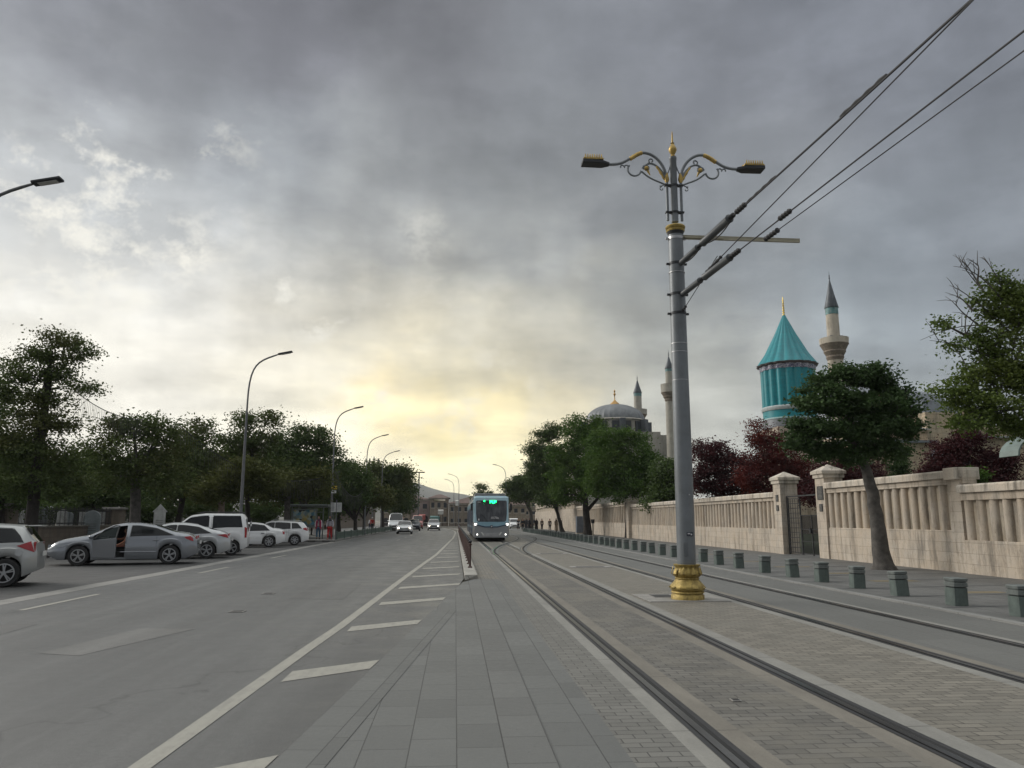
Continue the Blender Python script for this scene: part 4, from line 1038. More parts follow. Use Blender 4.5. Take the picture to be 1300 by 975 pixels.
m,nt,bb=newmat('clear_car_glass'); bb.inputs['Base Color'].default_value=(.05,.07,.07,1); bb.inputs['Alpha'].default_value=.35; bb.inputs['Roughness'].default_value=.05
b=MB(); b.add([(-.02,.0,.87),(-.42,-.08,1.21),(-.80,-.13,1.35),(-.96,-.13,1.35),(-.97,0,.95)],[(0,1,2,3,4)]); b.build('door_glass',m,dr)
b=MB(); b.sphere((-.05,.14,.98),.10,10,7,(.75,1,.7)); b.build('mirror',M_sgrey,dr,True)
HAT=dict(L=4.14,W=1.78,r=.33,wheels=(-1.36,1.30),low=.20,rnd=.5,tap=.18,rake=.07,
  top=[(-2.09,.95),(-2.0,1.12),(-1.82,1.36),(-1.55,1.44),(-.3,1.50),(.2,1.47),(.5,1.36),(1.15,1.02),(1.6,.92),(2.0,.78),(2.15,.6)],
  belt=[(-2.15,1.0),(-1.5,1.02),(0,.95),(1.1,.90),(1.6,.82),(2.15,.58)],
  win=[(-1.72,-1.14,-1.42,-1.12),(-1.02,-.12,-1.0,-.14),(-.02,.98,-.06,.5)],ws=(.42,1.18),rw=(-2.10,-1.66),tail=((-2.02,.80),(-1.60,.94),(-1.96,1.06),(-1.56,.96)),head=((1.7,.66),(2.1,.6),(1.55,.74),(2.05,.74)),
  seams=[(-.07,.3,1.4),(-.95,.6,1.0)],handles=(-.85,.15),hz=.84,mirror=.82)
a1=R(200); l1=car_loc(-1.36,.88,a1,(-10.62,19.45))
ht=car('parked_hatchback','silver hatchback cut off by the left edge of the photo, red tail light showing','car',(l1[0],l1[1],-.008),a1,HAT,M_silver,'cars parked in the bay on the left')
b=MB(); Rm=Matrix.Rotation(R(-90),3,'X'); b.lathe([(.085,-.004),(.085,.004)],(-1.62,.886,.80),20,True,rot=Rm); b.build('fuel_flap',M_silver2,ht,True)
b=MB(); b.box((-1.86,0,1.425),(.28,1.10,.03)); b.build('roof_spoiler',M_silver,ht,bevel=.01)
S2=dict(SED); S2.update(L=4.55,W=1.78,wheels=(-1.30,1.36),mirror=.8,
  top=[(-2.28,.84),(-2.15,1.02),(-1.8,1.12),(-1.5,1.17),(-.95,1.36),(-.4,1.44),(.1,1.45),(.5,1.36),(1.15,1.02),(1.5,.96),(2.0,.84),(2.28,.58)],belt=[(-2.3,.97),(-1.5,1.0),(-.4,.96),(1.1,.9),(1.6,.82),(2.28,.55)],
  tail=((-2.22,.82),(-1.75,.93),(-2.18,1.0),(-1.65,.96)),win=[(-1.45,-.15,-.95,-.17),(-.05,1.0,-.09,.45)],rw=(-1.65,-.9),spokes=5)
l2=car_loc(-1.30,.88,R(194),(-10.22,33.2))
car('parked_sedan','light silver sedan parked directly behind the open-door sedan','car',(l2[0],l2[1],-.008),R(194),S2,M_silver2,'cars parked in the bay on the left')
VAN=dict(L=4.40,W=1.83,r=.33,wheels=(-1.45,1.28),low=.22,rnd=.25,tap=.07,rake=.03,tum=.16,
  top=[(-2.2,1.55),(-2.12,1.78),(-1.9,1.83),(-.2,1.84),(.35,1.76),(1.15,1.16),(1.7,1.05),(2.05,.9),(2.2,.65)],
  belt=[(-2.2,1.22),(-1.2,1.22),(.4,1.10),(1.1,1.04),(1.7,.94),(2.2,.6)],
  win=[(-1.92,-.62,-1.80,-.62),(-.42,.95,-.42,.42)],ws=(.5,1.2),rw=(-3,-2.9),tail=((-2.17,.78),(-2.06,.78),(-2.17,1.24),(-2.07,1.24)),head=((1.75,.72),(2.12,.66),(1.6,.88),(2.05,.86)),
  seams=[(-.55,.3,1.7),(.3,.3,1.5)],handles=(-.4,.2),hz=1.0,mirror=.9,mould=.98,moumat=M_trim)
a3=R(192); l3=car_loc(-1.45,.90,a3,(-10.0,36.0))
vn=car('parked_van','white passenger van with long dark side windows and roof rails on the left','van',(l3[0],l3[1],-.008),a3,VAN,M_white,'cars parked in the bay on the left')
b=MB()
for s in (-1,1): b.tube([(-1.9,s*.62,1.86),(-1.8,s*.62,1.91),(-.2,s*.62,1.92),(.1,s*.62,1.86)],.02,6)
b.build('roof_rail',M_trim,vn)
b=MB(); b.box((-2.19,0,1.45),(.02,1.3,.42)); b.build('rear_window',M_glass,vn)
S3=dict(S2); S3.update(L=4.35,W=1.72,tail=((-2.14,.74),(-2.04,.74),(-2.13,.92),(-2.03,.92)),wheels=(-1.22,1.28),hmat=M_trim,
  top=[(-2.18,.84),(-2.08,.98),(-1.75,1.05),(-1.35,1.10),(-.95,1.33),(-.4,1.41),(.15,1.42),(.5,1.33),(1.1,.99),(1.5,.93),(2.0,.8),(2.18,.58)],belt=[(-2.2,.90),(-1.4,.94),(-.4,.92),(1.1,.87),(1.6,.8),(2.18,.55)],win=[(-1.22,-.15,-.90,-.17),(-.05,.95,-.09,.42)],rw=(-1.5,-.85),handles=(-.85,.15),hz=.80,twin=False,spokes=7,mould=None)
a4=R(190); l4=car_loc(-1.22,.86,a4,(-10.75,46.3))
car('parked_sedan','plain white sedan with black door handles parked beyond the white van','car',(l4[0],l4[1],-.008),a4,S3,M_white,'cars parked in the bay on the left')
WAG=dict(HAT); WAG.update(L=4.48,W=1.78,wheels=(-1.32,1.38),top=[(-2.26,.95),(-2.2,1.1),(-1.95,1.36),(-1.5,1.44),(-.3,1.50),(.2,1.48),(.5,1.38),(1.2,1.02),(1.7,.92),(2.1,.78),(2.24,.6)],tail=((-2.18,.88),(-1.85,.97),(-2.14,1.10),(-1.80,1.06)),twin=False,spokes=7,rw=(-2.2,-1.8))
a5=R(190); l5=car_loc(-1.32,.88,a5,(-10.0,49.8))
wg=car('parked_wagon','white estate car with a red tail light parked last before the bus stop','car',(l5[0],l5[1],-.008),a5,WAG,M_white,'cars parked in the bay on the left')
b=MB(); 
for s in (-1,1): b.tube([(-1.7,s*.55,1.47),(-1.5,s*.57,1.53),(0,s*.57,1.56),(.15,s*.57,1.51)],.018,6)
b.build('roof_rail',M_silver,wg)
# oncoming traffic
L_on=emat('lit_headlamp',(1,.86,.62),9.0)
def oncoming(name,label,cat,x,y,sp,paint,sc=1,lights=True):
    t=car(name,label,cat,(x,y,0),R(-90)+R(2),sp,paint); t.scale=(sc,sc,sc)
    if lights:
        for s in (-1,1): b=MB(); b.sphere((sp['L']/2-.10,s*.62,.66),.10,10,6,(.6,1.1,.8)); b.build('headlamp',L_on,t,True)
    return t
oncoming('oncoming_sedan','white sedan driving towards the camera with headlights on, left of the two','car',-5.75,90,S2,M_white,1.0)
SUV=dict(WAG); SUV.update(top=[(x,z+.13) for x,z in WAG['top']],belt=[(x,z+.06) for x,z in WAG['belt']],W=1.84)
oncoming('oncoming_suv','silver white car with headlights on driving in the right hand lane','car',-3.25,119,SUV,M_silver2,1.03)
oncoming('oncoming_suv','dark car following behind the white sedan','car',-5.9,113,SUV,M_dk,1.0,False)
V2=dict(VAN); V2.update(top=[(-2.2,1.9),(-2.1,2.2),(-.2,2.25),(.5,2.15),(1.2,1.3),(1.7,1.15),(2.2,.7)],belt=[(-2.2,1.3),(.4,1.25),(1.1,1.15),(1.7,1.0),(2.2,.65)])
oncoming('oncoming_van','tall pale van behind the white sedan, by the left kerb','van',-8.4,112,V2,M_silver2,1.12,False)
M_redp=paint_m('faded_red_paint',(.33,.10,.09),0,.5)
oncoming('oncoming_van','red van standing at the far end of the road','van',-6.6,138,V2,M_redp,1.05,False)
t=oncoming('parked_van','white car standing far off just right of the tram','car',10.6,141,VAN,M_white,1.0,False)
# ------------------------------------------------------------ tram
TX,TY=2.62,56.6
tr=empty('tram',(TX,TY,0),0,'blue and silver tram with a green destination display coming towards the camera','tram')
M_tsil=pm('tram_silver',(.30,.31,.315),.32,.5,.08,2,coat=.3); M_tblue=pm('tram_blue',(.22,.38,.46),.3,.1,.08,2,coat=.4); M_tpale=pm('tram_pale_blue',(.36,.52,.58),.3,.1,.08,2,coat=.4); M_tdark=pm('tram_dark_blue',(.02,.045,.09),.3)
m,nt,bb=newmat('tram_windscreen'); n_=noise(nt,mapv(nt,objc(nt),(2.2,1,.7)),1.6,4,.6); lk(nt,mixc(nt,ramp(nt,n_,.35,.7),(.025,.028,.032),(.10,.105,.11)),bb.inputs['Base Color']); bb.inputs['Roughness'].default_value=.12; M_tglass=m
w=1.32
def tsec(y,ins,z0,z1,rt=.28):
    W_=w-ins; pts=[(-W_+.06,z0),(-W_,z0+.15),(-W_,z1-rt),(-W_+rt*.35,z1-rt*.3),(-W_+rt,z1),(W_-rt,z1),(W_-rt*.35,z1-rt*.3),(W_,z1-rt),(W_,z0+.15),(W_-.06,z0)]
    return [(x,y,z) for x,z in pts]
def tloft(name,secs,mat,parent=tr):
    b=MB(); K=len(secs[0]); vs=[q for s in secs for q in s]; fs=[]
    for i in range(len(secs)-1):
        for k in range(K): a=i*K+k; c=i*K+(k+1)%K; fs.append((a,c,c+K,a+K))
    fs.append(tuple(range(K))[::-1]); fs.append(tuple(range(len(vs)-K,len(vs)))); b.add(vs,fs); return b.build(name,mat,parent,True,angle=35)
def body_at(off,n,L):
    o=empty(n,(0,off,0)); o.parent=tr
    tloft('shell',[tsec(0,.0,.38,3.22),tsec(L,.0,.38,3.22)],M_tsil,o)
    b=MB(); b.b2(-w-.006,-w+.01,.3,L-.3,1.15,2.45); b.b2(w-.01,w+.006,.3,L-.3,1.15,2.45); b.build('side_window',M_tglass,o)
    b=MB(); b.b2(-w-.012,-w,.1,L-.1,2.55,2.9); b.b2(w,w+.012,.1,L-.1,2.55,2.9); b.b2(-w-.012,-w,.1,L-.1,.95,1.1); b.b2(w,w+.012,.1,L-.1,.95,1.1); b.build('blue_band',M_tblue,o)
    b=MB()
    for dy in (L*.3,L*.7):
        for s in (-1,1): b=MB(); b.box((s*(w+.01),dy,1.5),(.03,1.3,2.1)); b.build('door',M_tdark,o,bevel=.02)
    b=MB(); b.b2(-1.15,1.15,L*.15,L*.8,3.22,3.55); b.build('roof_equipment',pm('roof_grey',(.2,.21,.21),.6),o,bevel=.04)
    b=MB(); b.b2(-1.1,1.1,.6,L-.6,.12,.4); b.build('underframe',M_under,o)
    return o
body_at(1.15,'front_car',8.2); 
for k,off in enumerate((10.0,19.2)): 
    body_at(off,'middle_car',8.2)
    o=tloft('gangway',[tsec(off-.65,.12,.42,3.05),tsec(off-.0,.12,.42,3.05)],M_trim)
# nose
tloft('nose_lower',[tsec(-.02,.12,.30,1.38,.10),tsec(.25,.03,.30,1.42,.06),tsec(1.15,0,.30,1.45,.04)],M_tsil)
tloft('nose_upper',[tsec(.42,.10,1.40,3.24,.20),tsec(.60,.02,1.40,3.30,.22),tsec(1.15,0,1.40,3.24,.28)],M_tblue)
def fpanel(name,poly,y,mat,th=.05,slant=0,parent=tr,z0=1.3):
    b=MB(); n=len(poly); f=lambda z:y+slant*(z-z0)
    vs=[(x,f(z),z) for x,z in poly]+[(x,f(z)+th,z) for x,z in poly]
    b.add(vs,[tuple(range(n)),tuple(range(2*n-1,n-1,-1))]+[(i,i+n,(i+1)%n+n,(i+1)%n) for i in range(n)]); return b.build(name,mat,parent)
SL=.16
# slanted face block between nose and roof
b=MB(); b.add([(-1.25,.0,1.34),(1.25,.0,1.34),(1.22,.30,3.22),(-1.22,.30,3.22),(-1.32,.75,1.34),(1.32,.75,1.34),(1.30,.75,3.26),(-1.30,.75,3.26)],[(0,1,2,3),(0,4,5,1),(3,2,6,7),(0,3,7,4),(1,5,6,2),(4,7,6,5)])
b.build('face_block',M_tpale,tr,bevel=.06)
scr=fpanel('windscreen',[(-1.06,1.50),(-.95,1.43),(.95,1.43),(1.06,1.50),(1.12,2.0),(1.12,2.90),(1.05,2.96),(-1.05,2.96),(-1.12,2.90),(-1.12,2.0)],-.035,M_tglass,.04,SL)
fpanel('blue_apron',[(-1.05,1.40),(1.05,1.40),(1.0,1.22),(.45,1.10),(-.45,1.10),(-1.0,1.22)],-.055,M_tblue,.05,0)
fpanel('apron_trim',[(-1.18,1.32),(-1.05,1.24),(-.45,1.09),(.45,1.09),(1.05,1.24),(1.18,1.32),(1.1,1.18),(.45,1.02),(-.45,1.02),(-1.1,1.18)],-.07,M_tdark,.05,0)
b=MB(); b.lathe([(.11,-.02),(.11,.02)],(0,-.085,1.08),16,rot=Matrix.Rotation(R(90),3,'X')); em=b.build('emblem_ring',M_tdark,tr,True)
b=MB(); b.lathe([(.075,-.03),(.065,.03)],(0,-.09,1.08),16,rot=Matrix.Rotation(R(90),3,'X')); b.build('emblem',M_chrome,em,True)
fpanel('bumper',[(-.72,.62),(.72,.62),(.60,.38),(-.60,.38)],-.06,pm('tram_light_silver',(.36,.365,.37),.35,.4),.05)
for s in (-1,1):
    fpanel('bumper_corner',[(s*.78,.68),(s*.66,.68),(s*.52,.48),(s*.62,.46)],-.065,pm('corner_white',(.6,.6,.58),.4),.05)
    fpanel('side_pillar',[(s*1.13,1.44),(s*1.20,1.44),(s*1.215,3.0),(s*1.14,2.98)],-.03,M_tpale,.05,SL)
L_tr=emat('tram_headlamp',(1,.97,.9),2.2); 
for s in (-1,1):
    b=MB(); b.sphere((s*1.14,.0,1.24),.085,12,8,(1.3,.8,1.0)); b.build('headlight',L_tr,tr,True)
    b=MB(); b.sphere((s*1.03,-.03,.52),.055,10,6,(1,.6,1)); b.build('fog_light',L_tr,tr,True)
    b=MB(); b.tube([(s*1.24,.4,2.75),(s*1.42,.25,2.75)],.02,6); b.box((s*1.43,.22,2.48),(.16,.10,.50)); b.build('mirror',M_black,tr,bevel=.03)
dsp=fpanel('display_case',[(-.72,2.72),(.55,2.72),(.55,2.95),(-.72,2.95)],-.05,M_black,.04,SL)
def text(name,body,size,loc,rot,mat,parent,ext=.004,fontw=1):
    cu=bpy.data.curves.new(name,'FONT'); cu.body=body; cu.size=size; cu.extrude=ext; cu.align_x='CENTER'; cu.align_y='CENTER'; cu.offset=.022*size/.25
    o=bpy.data.objects.new(name,cu); COL.objects.link(o); bpy.context.view_layer.update()
    me=bpy.data.meshes.new_from_object(o.evaluated_get(bpy.context.evaluated_depsgraph_get())); bpy.data.objects.remove(o)
    me.materials.clear(); me.materials.append(mat); q=bpy.data.objects.new(name,me); COL.objects.link(q); q.location=loc; q.rotation_euler=rot; q.parent=parent
    return q
L_led=emat('green_led',(.01,.95,.22),3.2)
text('destination_text','6',.30,(-.52,-.055+SL*1.53,2.835),(R(90)-math.atan(SL),0,0),L_led,dsp)
text('destination_text','BUS',.28,(.12,-.055+SL*1.53,2.835),(R(90)-math.atan(SL),0,0),L_led,dsp)
b=MB(); b.tube([(-.3,-.06,1.46),(-.65,.0,1.95)],.014,5); b.tube([(.45,-.06,1.46),(.1,.0,1.9)],.014,5); b.build('wiper',M_black,tr)
b=MB(); b.box((-.92,-.05+SL*.28,1.58),(.10,.01,.13)); b.build('screen_sticker',pm('board_white',(.62,.63,.62),.5),tr)
b=MB(); b.box((-.9,-.045+SL*1.5,2.84),(.22,.01,.03)); b.build('screen_mark',pm('board_white',(.62,.63,.62),.5),tr)
# driver behind the glass cannot be made out; pale desk edge seen through the screen
fpanel('desk',[(-.02,1.78),(.30,1.82),(.52,1.74),(.56,1.62),(-.04,1.64)],-.040,pm('desk_grey',(.26,.26,.26),.5),.01,SL)
b=MB(); b.b2(-1.0,1.0,.25,1.1,.10,.34); b.build('skirt',M_under,tr)
for k in (0,1,2):
    for s in (-1,1): b=MB(); b.lathe([(.30,-.06),(.30,.06)],(s*.72,2.6+k*9.2,.33),16,rot=Matrix.Rotation(R(90),3,'Y')); b.build('wheel',M_under,tr,True)
# ------------------------------------------------------------ people
def skinfig(name,verts,edges,rad,mat,root=0,levels=1,parent=None,loc=(0,0,0),rz=0):
    me=bpy.data.meshes.new(name); me.from_pydata(verts,edges,[]); me.materials.append(mat)
    o=bpy.data.objects.new(name,me); COL.objects.link(o); o.location=loc; o.rotation_euler=(0,0,rz)
    if parent: o.parent=parent
    md=o.modifiers.new('skin','SKIN'); md.use_smooth_shade=True
    sv=me.skin_vertices[0].data
    for i,r in enumerate(rad): sv[i].radius=(r,r) if not hasattr(r,'__len__') else r; sv[i].use_root=(i==root)
    md.use_x_symmetry=False; md.branch_smoothing=.4
    s=o.modifiers.new('sub','SUBSURF'); s.levels=levels; s.render_levels=levels
    return o
M_skin=pm('skin_tone',(.30,.17,.11),.6,var=.1); M_hair=pm('dark_hair',(.02,.015,.012),.6)
def person(loc,rz,label,top,bottom,shoes,h=1.68,coat=None,stride=.16,arms=(.10,.10),skirt=None,head='hair',headmat=None,fingers=False,group=None,bag=None):
    k=h/1.72; s=stride
    V=[(0,0,.96),(0,0,1.12),(0,.0,1.30),(0,0,1.44),(0,0,1.52),(0,-.01,1.58),(0,-.015,1.66)]
    E=[(0,1),(1,2),(2,3),(3,4),(4,5),(5,6)]
    Rr=[(.135,.10),(.115,.085),(.14,.10),(.12,.085),(.048,.05),(.07,.08),(.078,.095)]
    def add(v,r,p): V.append(v); Rr.append(r); E.append((p,len(V)-1)); return len(V)-1
    # legs
    for sg,dy in ((-1,-s),(1,s)):
        a=add((sg*.09,0,.88),(.095,.095),0); c=add((sg*.10,dy*.4-.03,.50),(.062,.062),a); d=add((sg*.10,dy*.9+.02,.12),(.042,.042),c); e=add((sg*.11,dy*.9-.02,.045),(.042,.038),d); add((sg*.12,dy*.9-.15,.03),(.036,.026),e)
    hands=[]
    for sg,sw in ((-1,arms[0]),(1,arms[1])):
        a=add((sg*.17,0,1.42),(.055,.055),3); c=add((sg*.225,.02,1.15),(.042,.042),a); d=add((sg*.24,-sw,.92),(.03,.03),c); e=add((sg*.24,-sw-.02,.84),(.030,.018),d)
        hands.append((sg*.24,-sw-.02,.80))
        for q in range(4):
            f1=add((sg*.24,-sw-.045+q*.022,.79),(.009,.009),e); add((sg*.232,-sw-.045+q*.022,.735+.006*abs(q-1.5)),(.008,.008),f1)
        f1=add((sg*.225,-sw-.055,.83),(.010,.010),e); add((sg*.215,-sw-.07,.80),(.009,.009),f1)
    V=[(x*k,y*k,z*k) for x,y,z in V]; Rr=[(a*k,b_*k) for a,b_ in Rr]
    o=skinfig('person',V,E,Rr,M_skin,0,1,None,loc,rz); tag(o,label,'person',group)
    # clothes: garments as their own skinned shells a little larger than the body
    def garment(n,idx,mat,grow):
        mp={j:i for i,j in enumerate(idx)}; vv=[V[j] for j in idx]; ee=[(mp[a],mp[b_]) for a,b_ in E if a in mp and b_ in mp]; rr=[(Rr[j][0]+grow,Rr[j][1]+grow) for j in idx]
        return skinfig(n,vv,ee,rr,mat,0,1,o)
    legsidx=[0]+[7+q for q in range(0,3)]+[12+q for q in range(0,3)]
    # find arm indices
    A0=17; per=3+1+4*2+2
    armidx=[A0,A0+1,A0+2,A0+per,A0+per+1,A0+per+2]
    garment('trousers',legsidx,bottom,.022*k)
    garment('top',[0,1,2,3]+armidx,top,.020*k)
    if skirt:
        b=MB(); b.lathe([(.25*k,.12*k),(.24*k,.5*k),(.19*k,.95*k),(.16*k,1.15*k),(.185*k,1.35*k),(.12*k,1.48*k)],n=18,cap=False); q=b.build('long_coat',skirt,o,True)
    for sg,dy in ((-1,-s),(1,s)):
        b=MB(); b.sphere((sg*.115*k,(dy*.9-.06)*k,.04*k),.07*k,10,6,(.75,1.8,.62)); b.build('shoe',shoes,o,True)
    hm=headmat or M_hair
    b=MB(); b.sphere((0,.012*k,1.645*k),.107*k,14,10,(.86,.98,1.12)); hd=b.build('hair' if head=='hair' else 'headscarf',hm,o,True)
    if head!='hair': b=MB(); b.lathe([(.19*k,1.38*k),(.12*k,1.48*k),(.085*k,1.56*k)],n=14,cap=False); b.build('scarf_drape',hm,hd,True)
    b=MB(); b.sphere((0,-.045*k,1.63*k),.078*k,12,10,(.88,.85,1.18)); b.tube([(0,-.105*k,1.66*k),(0,-.128*k,1.62*k),(0,-.105*k,1.615*k)],[.008,.013,.008],6); b.build('face',M_skin,o,True)
    b=MB()
    for sg in (-1,1): b.sphere((sg*.03*k,-.106*k,1.645*k),.011*k,6,4)
    b.build('eyes',M_trim,o); b=MB(); b.box((0,-.113*k,1.585*k),(.045*k,.01,.01*k)); b.build('mouth',pm('lips',(.3,.09,.08),.5),o)
    if coat is not None:
        b=MB()
        for sg in (-1,1):
            b.add([(sg*.05*k,-.16*k,1.44*k),(sg*.19*k,-.10*k,1.44*k),(sg*.23*k,-.11*k,.80*k),(sg*.11*k,-.19*k,.80*k),(sg*.05*k,-.14*k,1.44*k),(sg*.19*k,.13*k,1.44*k),(sg*.22*k,.17*k,.80*k)],[(0,1,2,3),(1,5,6,2)])
        b.add([(-.19*k,.13*k,1.44*k),(.19*k,.13*k,1.44*k),(.22*k,.17*k,.80*k),(-.22*k,.17*k,.80*k)],[(0,1,2,3)])
        q=b.build('open_cardigan',coat,o); so=q.modifiers.new('s','SOLIDIFY'); so.thickness=.02
    return o,hands,k
cloth=lambda n,c:pm('cloth_'+n,c,.85,0,.18,12)
SY=.12
o,h,k=person((-10.35,60.2,SY),R(8),'woman walking in a raspberry cardigan, white shirt and blue jeans by the bus stop',cloth('white',(.55,.55,.56)),cloth('denim',(.06,.13,.20)),cloth('shoe',(.03,.03,.03)),1.68,coat=cloth('raspberry',(.30,.02,.075)),head='scarf',headmat=cloth('plum_scarf',(.05,.02,.04)))
b=MB(); b.prism([(-.13,0),(.13,0),(.12,.36),(.05,.42),(-.05,.42),(-.12,.36)],-.05,.05,'Y'); q=b.build('carrier_bag',cloth('bag_white',(.6,.58,.56)),None,bevel=.02); q.location=(-10.35-.27,60.15,SY+.36); tag(q,'white carrier bag hanging from the hand of the woman in the raspberry cardigan','bag')
b=MB(); b.tube([(-.05,0,.42),(-.03,0,.50),(.03,0,.50),(.05,0,.42)],.012,5); b.build('handle',cloth('bag_white',(.6,.58,.56)),q)
o,h,k=person((-9.30,59.0,SY),R(-6),'woman in a pale long sleeved top and bright red trousers beside the notice board',cloth('pale_lilac',(.52,.50,.56)),cloth('red',(.48,.025,.03)),cloth('redshoe',(.25,.05,.05)),1.70,head='scarf',headmat=cloth('black',(.012,.012,.014)))
b=MB(); b.box((0,0,.14),(.22,.10,.28)); q=b.build('shoulder_bag',cloth('black',(.012,.012,.014)),None,bevel=.03); q.location=(-9.30-.30,59.0,SY+.78); tag(q,'black shoulder bag at the side of the woman in red trousers','bag')
b=MB(); b.tube([(-.06,0,.27),(.08,-.01,.62),(.10,.0,.66)],.012,5); b.build('strap',cloth('black',(.012,.012,.014)),q)
person((-10.6,101,SY),R(10),'person in a bright red jacket and white cap on the left pavement beyond the railing',cloth('red2',(.42,.02,.02)),cloth('dark',(.02,.02,.025)),cloth('shoe',(.03,.03,.03)),1.75,headmat=cloth('white',(.55,.55,.56)))
person((-11.6,108,SY),R(-20),'person in white on the left pavement behind the red jacketed one',cloth('white',(.55,.55,.56)),cloth('navy',(.02,.03,.06)),cloth('shoe',(.03,.03,.03)),1.7)
RP=[(672,99,'black',1),(663.5,112,'black',0),(668,113.5,'dark',1),(681,118,'black',1),(688,116,'brown',0),(698,108,'black',0),(706,104,'beige',1),(711.5,106,'black',0),(744.5,79,'black',0),(658,128,'dark',0),(676,131,'navy',0)]
cc={'black':(.012,.012,.014),'dark':(.02,.02,.025),'brown':(.06,.04,.03),'beige':(.26,.21,.16),'navy':(.02,.03,.06)}
DESC=['in a long black coat nearest the slim trunk right of the tram','all in black walking at the right pavement edge close to the tram','in a long dark coat, second from the tram','in a full length black garment standing by the pale wall','in a brown top walking past the pale wall','in black mid stride, tallest of the group by the crooked tree','in a long beige coat left of the crooked trunk','in black with a pink scarf just behind the crooked trunk','in black leaning out behind the thick double trunk','far off in dark clothes right beside the tram','in navy far off between the two dark coated walkers']
for i,((px,Y,c,sk),d) in enumerate(zip(RP,DESC)):
    p_=atY(px,660,Y)
    person((p_.x,Y,.022),R(rng.uniform(-40,40)),'person '+d,cloth(c,cc[c]),cloth('dark',(.02,.02,.025)),cloth('shoe',(.03,.03,.03)),1.72+.05*math.sin(i),skirt=cloth(c,cc[c]) if sk else None,head='scarf' if sk else 'hair',headmat=cloth('black',(.012,.012,.014)) if i!=7 else cloth('pink',(.35,.12,.15)),stride=.14+.05*math.sin(i*2),group='people walking on the right pavement')
# seated driver half out of the open door (local coordinates of the sedan)
def seated():
    V=[(-.02,.42,.62),(-.05,.43,.80),(-.08,.44,.98),(-.07,.44,1.08),(-.05,.45,1.14),(-.03,.46,1.21),
       (.12,.50,.60),(.46,.58,.62),(.50,.74,.30),(.58,.76,.24),(.40,.36,.64),(.72,.34,.40),
       (-.06,.60,1.02),(.02,.68,.80),(.20,.70,.70),(.26,.70,.68),(-.06,.28,1.02),(.18,.24,.88),(.42,.28,.90)]
    E=[(0,1),(1,2),(2,3),(3,4),(4,5),(0,6),(6,7),(7,8),(8,9),(0,10),(10,11),(3,12),(12,13),(13,14),(14,15),(3,16),(16,17),(17,18)]
    r=[.13,.12,.13,.07,.06,.09,.09,.065,.045,.035,.085,.055,.055,.045,.035,.03,.055,.04,.03]
    V2=list(V);
    for q in range(4):
        V2.append((.31,.68+q*.018,.67)); E.append((15,len(V2)-1)); r.append(.011)
        V2.append((.35,.68+q*.018,.65)); E.append((len(V2)-2,len(V2)-1)); r.append(.009)
    o=skinfig('person',V2,E,r,pm('bronzed_skin',(.34,.15,.09),.6,var=.15),0,1)
    o.location=sed.location; o.rotation_euler=sed.rotation_euler
    tag(o,'dark haired person in a rust red top sitting behind the open sedan door','person')
    skinfig('top',V[:4],[(0,1),(1,2),(2,3)],[.145,.14,.15,.08],cloth('rust',(.20,.06,.045)),0,1,o)
    idx=[0,6,7,8]; skinfig('trousers',[V[j] for j in idx],[(0,1),(1,2),(2,3)],[.14,.105,.08,.06],cloth('rust2',(.22,.075,.05)),0,1,o)
    b=MB(); b.sphere((-.06,.45,1.20),.115,12,8,(.95,.85,1.12)); b.tube([(-.12,.46,1.2),(-.17,.5,1.0),(-.15,.53,.85)],[.08,.07,.02],8); b.build('hair',M_hair,o,True)
    b=MB(); b.sphere((.03,.47,1.18),.07,10,8,(.8,.85,1.15)); b.build('face',M_skin,o,True)
seated()
# kiosk / cabinet on the right pavement
kb=empty('utility_cabinet',(atY(736.5,660,88).x,88,.02),0,'grey blue metal cabinet standing by the trunks on the right pavement','cabinet')
b=MB(); b.b2(-.45,.45,-.4,.4,.1,1.95); b.build('housing',pm('cabinet_paint',(.09,.11,.14),.5,.1),kb,bevel=.02); b=MB(); b.b2(-.42,.42,-.42,-.401,.15,1.85); b.build('door',pm('cabinet_door',(.11,.13,.16),.5),kb); b=MB(); b.b2(-.5,.5,-.45,.45,0,.1); b.build('plinth',M_stone,kb)
pb=empty('litter_bin',(atY(752.5,660,77).x,77,.02),0,'thin post with a small dark litter bin beside the double trunk','litter bin')
b=MB(); b.tube([(0,0,0),(0,0,1.35)],.08,8); b.build('post',pm('post_beige',(.3,.27,.22),.7),pb); b=MB(); b.lathe([(.16,1.2),(.2,1.55),(.18,1.6)],n=12); b.build('bin',M_black,pb)
HAZE=.00015
